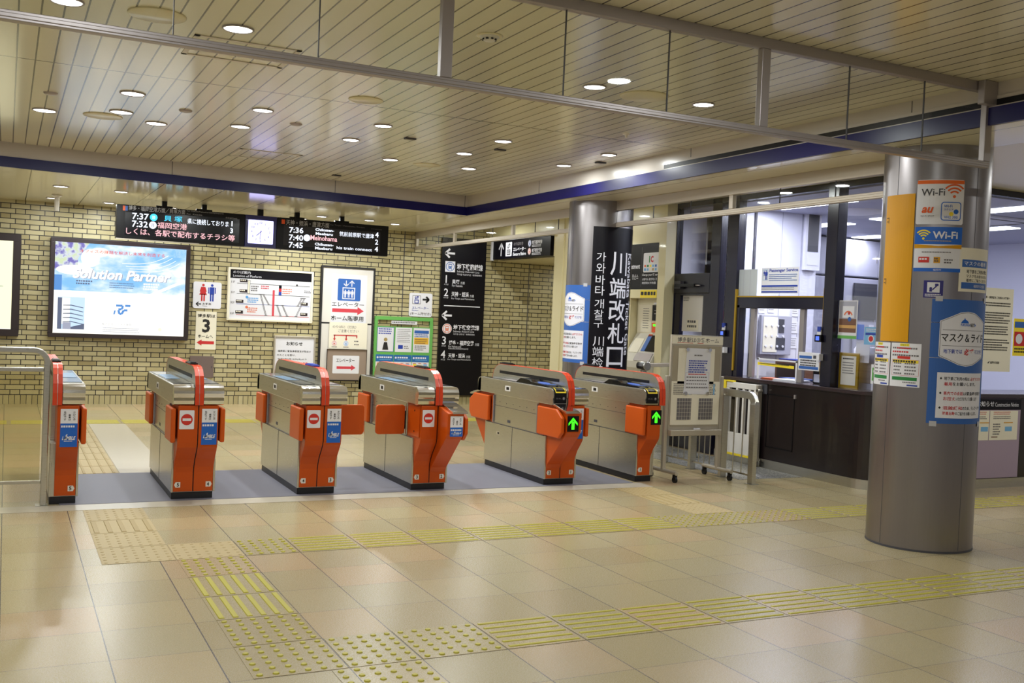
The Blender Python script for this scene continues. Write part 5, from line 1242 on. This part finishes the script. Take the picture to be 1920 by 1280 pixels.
def gf(cv, w, h): cv.rect(.03, .03, w-.03, h-.03, m_paper, 1); cv.greek(.05, h-.05, w-.05, 1, .022, m_ink); cv.greek(.05, h-.09, w-.05, 5, .025, m_inkg, 2, .35)
o = onX('framed_certificate', 3.475, .917, 3.225, 1.255, m_gold, 'gold framed certificate standing on the counter behind the glass', 'framed notice', x=5.64, th=.015, draw=gf)
def ps(cv, w, h): cv.rect(.01, .10, w-.01, h-.01, m_boothg, 1); cv.rect(.05, .20, w-.04, h-.055, m_white, 2); cv.arc(w*.52, h-.16, .045, .06, 20, 160, m_trainor, 3); cv.disc(w*.6, h-.18, .022, m_pblue, 3); cv.disc(w*.56, h-.125, .014, m_inkred, 3); cv.rect(.01, .06, w-.01, .19, m_deskbrown, 2); cv.rect(.01, .10, w-.01, .13, M('poster_ochre', (206, 160, 96), .5), 3); cv.rect(.0, .0, w, .03, m_green, 2); cv.rect(.0, .03, w, .045, m_white, 2)
onX('travel_poster', 3.475, 1.39, 3.235, 1.757, m_white, 'tall travel poster on the office glass right of the big mullion', 'poster', draw=ps)
def rs(cv, w, h): cv.rect(0, 0, w, h, m_lblue, 1); cv.greek(.02, h-.015, w-.02, 2, .018, m_white, 2); cv.rect(.015, h-.075, w-.015, h-.055, m_inkblue, 2); cv.disc(w*.5, .055, .036, m_white, 2); cv.disc(w*.5, .055, .026, m_inkred, 3)
onX('safety_sticker', 3.135, 1.345, 2.965, 1.51, m_lblue, 'pale blue sticker with a red round seal close to the near pillar', 'sticker', draw=rs)
onX('green_sticker', 3.03, .985, 2.91, 1.165, m_white, 'white sticker with a lime green picture low at the glass corner', 'sticker', draw=lambda cv, w, h: (cv.rect(.015, .03, w-.02, h-.03, m_green, 2), cv.disc(w*.45, h*.65, .026, m_white, 3), cv.rect(.03, .04, w-.03, .055, m_dgreen, 3)))
onX('door_sheet', 6.02, 1.38, 5.63, 1.805, m_wcoat, 'white paper covering the glass of the office door', 'sheet', draw=lambda cv, w, h: (cv.greek(.01, h-.02, .14, 3, .018, m_inkg), cv.rect(.10, .02, .32, .14, m_paper, 2), cv.greek(.11, .13, .31, 1, .05, m_dkgrey, 3), cv.greek(.11, .075, .31, 1, .05, m_dkgrey, 3)))
for y, z, x, lb in ((3.655, 1.345, 5.525, 'little black intercom screen glowing blue on the big mullion'), (5.17, 1.345, 5.545, 'little black intercom screen glowing blue left of the hatch')):
    t = empty('intercom', (x, y, z), lb, 'intercom'); MB().box(-.03, -.055, 0, 0, .035, .07, m_black).build('case', t, bevel=.004)
    MB().box(-.032, -.03, .015, -.030, .015, .055, g_screen).build('screen', t); MB().box(-.012, -.03, .07, 0, .02, .115, m_white).box(-.014, -.028, .10, 0, .018, .15, m_inkblue).build('label', t)
for y, z, x, lb in ((3.64, 1.165, 5.525, 'white rounded sensor box on the big mullion'), (5.13, 1.165, 5.54, 'white rounded sensor box on the frame left of the hatch')):
    t = tag(MB().box(-.05, -.05, 0, 0, .05, .062, m_white).box(-.052, -.01, .015, -.05, .03, .045, m_dkgrey).build('sensor_box', loc=(x, y, z), bevel=.008), lb, 'sensor')

# counter-top things
zc = .9155
def pile(name, x, y, w, d, n, m, rz, label, cat='papers', z=zc):
    e = MB()
    for i in range(n): q = .004*((i*7) % 5-2); e.box(-w/2+q, -d/2-q, i*.004, w/2+q, d/2-q, i*.004+.0035, m)
    o = e.build(name, loc=(x, y, z)); o.rotation_euler.z = rz; return tag(o, label, cat)
pile('paper_stack', 5.72, 4.24, .21, .30, 5, m_white, .15, 'loose white papers lying on the counter in the open hatch')
pile('form_tray', 5.72, 4.52, .16, .20, 4, M('tray_orange', (190, 92, 52), .5), 0, 'small orange brown tray on the counter in the hatch', 'tray')
pile('blue_folder', 5.98, 4.45, .22, .32, 5, M('folder_blue', (60, 84, 150), .5), -.1, 'blue folder lying behind the papers in the hatch', 'folder')
t = empty('card_stand', (5.62, 3.00, zc), 'clear stand holding white and pink cards at the counter corner', 'card stand')
MB().box(-.01, -.05, 0, .03, .05, .006, m_alu).box(.015, -.05, 0, .02, .05, .12, m_glassb).build('holder', t); MB().box(-.004, -.045, .006, -.001, .045, .075, m_white).box(.002, -.02, .07, .005, .02, .115, m_trainor).build('card', t)
t = empty('ticket_printer', (5.80, 3.80, zc), 'black desk machine with papers behind the small hatch notice', 'printer'); MB().box(-.09, -.12, 0, .12, .12, .16, m_black).build('case', t, bevel=.01); MB().box(-.092, -.02, .02, -.09, .10, .10, m_white).build('paper_tray', t)
tag(MB().box(0, 0, 0, .30, .42, .40, m_boothg).box(-.004, .04, .06, 0, .38, .34, m_alu).build('grey_cabinet', loc=(5.72, 2.93, zc), bevel=.006), 'grey metal cabinet on the counter at the corner of the office', 'cabinet')
tag(MB().box(0, 0, 0, .006, .17, .20, m_white).build('clipboard', loc=(5.68, 3.15, 1.17)), 'white clipboard sheet propped on the grey cabinet', 'clipboard')

# room shell of the office
struct(MB().box(5.66, 2.95, 2.83, 11.5, 8.0, 2.88, m_boothceil).build('ceiling'))
for bx_ in ((6.02, 5.45, 0, 7.10, 5.55, 2.83), (5.66, 6.24, 0, 6.05, 6.28, 2.83), (7.06, 5.55, 0, 7.10, 7.5, 2.83)): struct(MB().box(*bx_, m_boothw).build('wall_inner'))
struct(MB().box(7.1, 7.5, 0, 11.5, 7.6, 2.83, m_boothw).build('wall_office'))
struct(MB().box(11.4, 2.95, 0, 11.5, 7.5, 2.83, m_boothw).build('wall_office_right'))
struct(MB().box(5.66, 2.9, .0, 11.5, 7.5, .004, M('office_floor', (120, 118, 122), .4)).build('floor'))
struct(MB().box(6.13, 5.43, 0, 6.16, 5.45, 2.83, m_dkgrey).box(6.55, 5.445, .9, 6.554, 5.45, 2.83, m_boothg).box(6.85, 5.445, 0, 6.854, 5.45, 2.83, m_boothg).build('trim_9'))
for i, (x, y, l, lb) in enumerate(((6.2, 4.62, 1.16, 'bright rectangular ceiling light just inside the service hatch'), (6.2, 3.35, .70, 'rectangular ceiling light inside the office glass corner'), (7.87, 6.05, .60, 'rectangular office ceiling light behind the big mullion'), (7.80, 4.9, .60, 'rectangular office light in the middle row'), (7.87, 3.45, .62, 'rectangular office light seen right of the near pillar'), (9.45, 6.9, .5, 'rectangular office light farthest towards the back wall'), (9.45, 4.9, .6, 'rectangular office light in the far right row'), (9.4, 3.5, .6, 'rectangular office light near the right glass front'))):
    t = empty('office_light', (x, y, 2.83), lb, 'ceiling light'); MB().box(-.13, -l/2, -.012, .13, l/2, 0, g_booth).build('diffuser', t)
    add_light('lamp_light', (0, 0, -.02), .24, 29*l, CC, parent=t, shape='RECTANGLE', sy=l)
t = empty('ceiling_air_unit', (8.6, 4.35, 2.83), 'square ceiling air unit inside the office right of the near pillar', 'air unit'); MB().box(-.42, -.42, -.03, .42, .42, 0, m_boothw).build('panel', t, bevel=.01)
q = MB(); [q.box(a, b, -.034, c, d, -.029, m_dkgrey) for a, b, c, d in ((-.36, -.36, .36, -.32), (-.36, .32, .36, .36), (-.36, -.32, -.32, .32), (.32, -.32, .36, .32))]; q.build('slots', t)
tag(MB().lathe((0, 0, 0), [(0, -.03), (.22, -.03), (.30, -.012), (.31, 0)], m_boothw, 36).build('ceiling_diffuser', loc=(7.0, 4.75, 2.83)), 'round white ceiling diffuser inside the office', 'air outlet')

# office furniture seen through the glass
def cabinet(x0, x1, z0, z1, label, n=1, y=7.5):
    t = empty('wall_cabinet', (x0, y, z0), label, 'cabinet'); w, h = x1-x0, z1-z0; MB().box(0, -.30, 0, w, 0, h, m_boothw).build('body', t)
    for i in range(n): d = MB().box(w*i/n+.006, -.318, .006, w*(i+1)/n-.006, -.30, h-.006, m_boothg if n > 2 else m_boothw).build('door', t, bevel=.003); MB().box(w*(i+1)/n-.05, -.326, h*.4, w*(i+1)/n-.04, -.318, h*.6, m_alu).build('handle', d)
    return t
cabinet(7.15, 10.83, 2.27, 2.80, 'row of pale upper cupboards along the office back wall under its ceiling', 4)
cabinet(7.15, 10.83, .90, 2.24, 'row of pale lower cupboards along the office back wall', 4)
t = empty('black_board', (9.42, 7.165, 1.15), 'dark blackboard with blue and white files below on the office cupboards', 'blackboard'); MB().box(0, -.03, .50, .44, 0, 1.02, m_dkgrey).build('board', t)
MB().box(0, -.06, 0, .44, -.03, .46, m_boothg).box(.05, -.07, .20, .18, -.06, .42, m_pblue).box(.28, -.07, .20, .37, -.06, .42, m_white).build('file_rack', t)
t = empty('control_panel', (6.25, 5.43, 1.15), 'beige and grey wall panel with small round switches behind the hatch', 'control panel')
MB().box(0, -.05, 0, .46, 0, .46, m_boothg).build('case', t, bevel=.006); MB().box(.03, -.056, .03, .24, -.05, .44, m_paper).box(.26, -.056, .26, .34, -.05, .42, m_dkgrey).box(.22, -.057, .06, .36, -.05, .20, m_dkgrey).build('face', t)
q = MB()
for i in range(4):
    for j in range(3): q.cyl((.07+.085*i, -.057, .10+.12*j), (.07+.085*i, -.066, .10+.12*j), .014, m_white, 12)
q.build('switches', t)
e = MB(); cv = Cv(e, lambda u, v, d: (u, -.002-d, v))
for i, (a, b_) in enumerate(((0, .30), (.14, .31), (.50, .28), (.50, .08), (.50, -.10), (.63, .26), (.63, .05))): cv.rect(a, b_, a+.10, b_+.14, m_white, 1); cv.greek(a+.01, b_+.12, a+.09, 4, .026, m_inkg, 2, .3)
tag(e.build('pinned_papers', loc=(6.25, 5.445, 1.33)), 'white papers pinned around the control panel', 'papers')
t = empty('desk', (6.15, 4.85, 0), 'brown wooden desk behind the open service hatch', 'desk'); MB().box(0, -.45, .70, 1.0, .45, .74, m_deskbrown).build('desk_top', t, bevel=.004)
for x in (.03, .93): MB().box(x, -.42, .004, x+.04, .42, .70, m_deskbrown).build('leg', t)
tag(MB().box(0, 0, 0, .30, .50, .36, m_deskbrown).box(-.003, .03, .04, 0, .47, .32, M('dark_recess', (60, 44, 40), .6)).box(.02, .03, .36, .28, .47, .372, m_inkblue).build('document_shelf', loc=(6.40, 4.78, .742), bevel=.004), 'brown document shelf with purple folders on the office desk', 'shelf')
t = empty('equipment_board', (7.08, 5.43, 1.97), 'tall dark screen in a white frame on the office wall left of the mullion', 'display'); MB().box(-.22, -.04, .2, .02, 0, 1.05, m_boothw).build('frame', t); MB().box(-.18, -.045, .42, -.02, -.04, 1.0, m_dkgrey).box(-.18, -.045, .26, -.02, -.04, .40, m_white).build('screen', t)
tag(MB().lathe((0, 0, 0), [(0, 0), (.05, 0), (.05, .35), (.0, .42)], m_boothw, 20).build('white_curtain', loc=(6.35, 3.95, .93)), 'pale draped cloth behind the right sash of the hatch', 'curtain')

# right front of the office
def onY(name, x0, z0, x1, z1, m, label, cat='notice', y=2.893, th=.004, draw=None):
    e = MB(); w, h = x1-x0, z1-z0; e.box(0, -th, 0, w, 0, h, m); cv = Cv(e, lambda u, v, d: (u, -th-d, v))
    if draw: draw(cv, w, h)
    return tag(e.build(name, loc=(x0, y, z0)), label, cat)
def bs(cv, w, h):
    cv.T('定期券・乗車証をご利用のお客様へ', .05, h-.105, w-.05, h-.08, m_ink, 2, .01)
    for z, n in ((h-.14, 2), (h-.235, 5), (h-.37, 4), (h-.50, 5)): cv.greek(.04, z, w-.03, n, .024, m_ink, 2, .5)
    cv.T('福岡市交通局', .21, .075, .34, .10, m_ink, 2, .01); cv.poly([(.17, .08), (.19, .08), (.205, .10), (.195, .10)], m_ink, 2)
onY('ticket_notice', 6.80, 1.130, 7.30, 1.945, m_paper, 'large cream notice of small print on the glass right of the near pillar', 'notice', draw=bs)
onY('yellow_notice', 7.33, 1.29, 7.62, 1.66, m_yel2, 'yellow notice with red print at the right edge of the view', 'notice', draw=lambda cv, w, h: (cv.rect(.01, h-.09, .2, h-.03, m_pblue, 2), cv.rect(.01, .1, .2, .24, m_inkred, 2), cv.disc(.08, .17, .05, m_white, 3), cv.greek(.02, .08, .25, 2, .03, m_ink)))
t = empty('construction_board', (6.42, 2.805, .10), 'mauve Construction Notice board with a black header on the counter front', 'noticeboard'); w, h = .94, .77
MB().box(0, -.02, 0, w, 0, h, m_mauve).build('board', t, bevel=.003)
e = MB(); cv = Cv(e, lambda u, v, d: (u, -.021-d, v)); cv.rect(0, h-.105, w, h, m_signblk); cv.T('工事のお知らせ', .12, h-.075, .55, h-.022, m_signwht, 2, .01); cv.T('Construction Notice', .565, h-.075, w-.04, h-.035, m_signwht, 2); e.build('header', t)
for a in (.16, .50):
    e = MB(); cv = Cv(e, lambda u, v, d: (u, -.021-d, v)); cv.rect(a, .37, a+.33+(.07 if a > .4 else 0), .655, m_paper); cv.greek(a+.05, .645, a+.30, 2, .018, m_inkred, 2, .4); cv.greek(a+.05, .60, a+.30, 2, .018, m_inkg, 2, .4)
    cv.rect(a+.22, .455, a+.32, .50, m_lblue, 2); cv.rect(a+.20, .535, a+.33, .543, m_yellow, 2); cv.greek(a+.05, .53, a+.16, 5, .024, m_inkg, 2, .5); cv.rect(a+.03, .395, a+.12, .405, m_deskbrown, 2); e.build('paper', t)

# ticket machine in its recess
tm = empty('ticket_machine', (5.47, 6.95, 0), 'cream fare adjustment machine with touch screen behind the far pillar', 'ticket machine')
L_ = -.62
MB().box(.10, L_, 0, .50, 0, 1.86, M('machine_cream', (226, 220, 196), .4)).build('cabinet', tm)
MB().prism([(.10, .0), (.0, .0), (-.02, .80), (-.10, .90), (-.10, .98), (.10, 1.33)], L_, 0, M('machine_body', (206, 202, 190), .4), 'y').build('console', tm, bevel=.004)
nrm = Vector((-.35, 0, .2)).normalized()
def slope(y0, s0, y1, s1, m, name, d=.006):
    p = lambda s_: Vector((-.10+.20*s_, 0, .98+.35*s_)); v = []
    for k in (0, d):
        for y, s_ in ((y0, s0), (y1, s0), (y1, s1), (y0, s1)): q = p(s_)+nrm*k; v.append((q.x, y, q.z))
    MB().add(v, [(4, 5, 6, 7), (0, 1, 5, 4), (1, 2, 6, 5), (2, 3, 7, 6), (3, 0, 4, 7)], m).build(name, tm)
slope(-.40, .36, -.60, .92, m_dkglass, 'touch_screen', .012); slope(-.30, .36, -.38, .92, m_pblue, 'side_strip'); slope(-.30, .88, -.38, .96, m_orange, 'side_strip'); slope(-.25, .02, -.60, .30, m_alu, 'keypad', .010); slope(-.05, .3, -.25, .8, m_paper, 'instruction_label')
MB().box(.085, -.60, 1.49, .10, -.35, 1.68, m_black).box(.08, -.58, 1.57, .085, -.40, 1.58, m_alu).box(.08, -.58, 1.61, .085, -.40, 1.615, m_alu).box(.08, -.50, 1.69, .10, -.38, 1.71, m_white).build('note_slot', tm)
MB().box(.085, -.60, 1.345, .10, -.35, 1.462, M('machine_orange', (236, 96, 56), .4)).build('coin_panel', tm); MB().box(.083, -.46, 1.42, .086, -.38, 1.445, g_green).build('green_lamp', tm)
e = MB(); cv = Cv(e, planeX(.098, -.03, 1.34)); cv.rect(0, 0, .29, .34, m_paper); cv.greek(.10, .30, .24, 9, .03, m_inkg, 2, .3); e.build('instruction_sheet', tm)
sg = empty('ic_charge_sign', (5.47, 6.95, 1.875), 'black ticket machine header with a white IC card symbol', 'sign')
MB().box(-.02, -.62, 0, .05, .62, .56, m_signblk).build('board', sg)
e = MB(); cv = Cv(e, planeX(-.0205, 0.0, 0.0)); cv.rect(.222, .03, .226, .52, m_inkg, 1)
cv.T('Adjustment', -.12, .235, .19, .315, m_signwht, 2, .02); cv.T('정산소', .02, .12, .16, .185, m_signwht, 2)
cv.rrect(.262, .205, .60, .445, .02, m_white, 2); cv.rect(.385, .325, .405, .405, m_dgreen, 3); cv.T('C', .42, .325, .48, .405, m_inkred, 3, .05)
for i in range(5): cv.rect(.285+.058*i, .270, .325+.058*i, .298, (m_trainor, m_dgreen, m_yel2, m_lblue, m_pblue)[i], 3); cv.rect(.285+.058*i, .225, .325+.058*i, .255, (m_trainbl, m_lblue, m_paper, m_tan, m_lblue)[i], 3)
cv.T('Charge your IC card', .245, .155, .60, .190, m_signwht, 2, .015); cv.T('교통카드 충전하는 곳', .25, .105, .57, .135, m_signwht, 2, .01); cv.T('给您的IC卡充值', .25, .06, .55, .09, m_signwht, 2, .01); e.build('sign_face', sg)
sh = empty('machine_shelf', (5.45, 6.95, 1.76), 'cream ledge with a yellow printed strip above the ticket machine', 'ledge'); MB().box(-.02, -.615, 0, .11, .3, .11, m_cream).build('ledge_body', sh, bevel=.004)
e = MB(); cv = Cv(e, planeX(-.0205, 0.0, 0.0)); cv.rect(.25, .005, .61, .10, m_yel2); cv.greek(.265, .08, .6, 1, .07, m_ink, 2, .6); e.build('yellow_label', sh)
bpy.data.objects.remove(_tob)
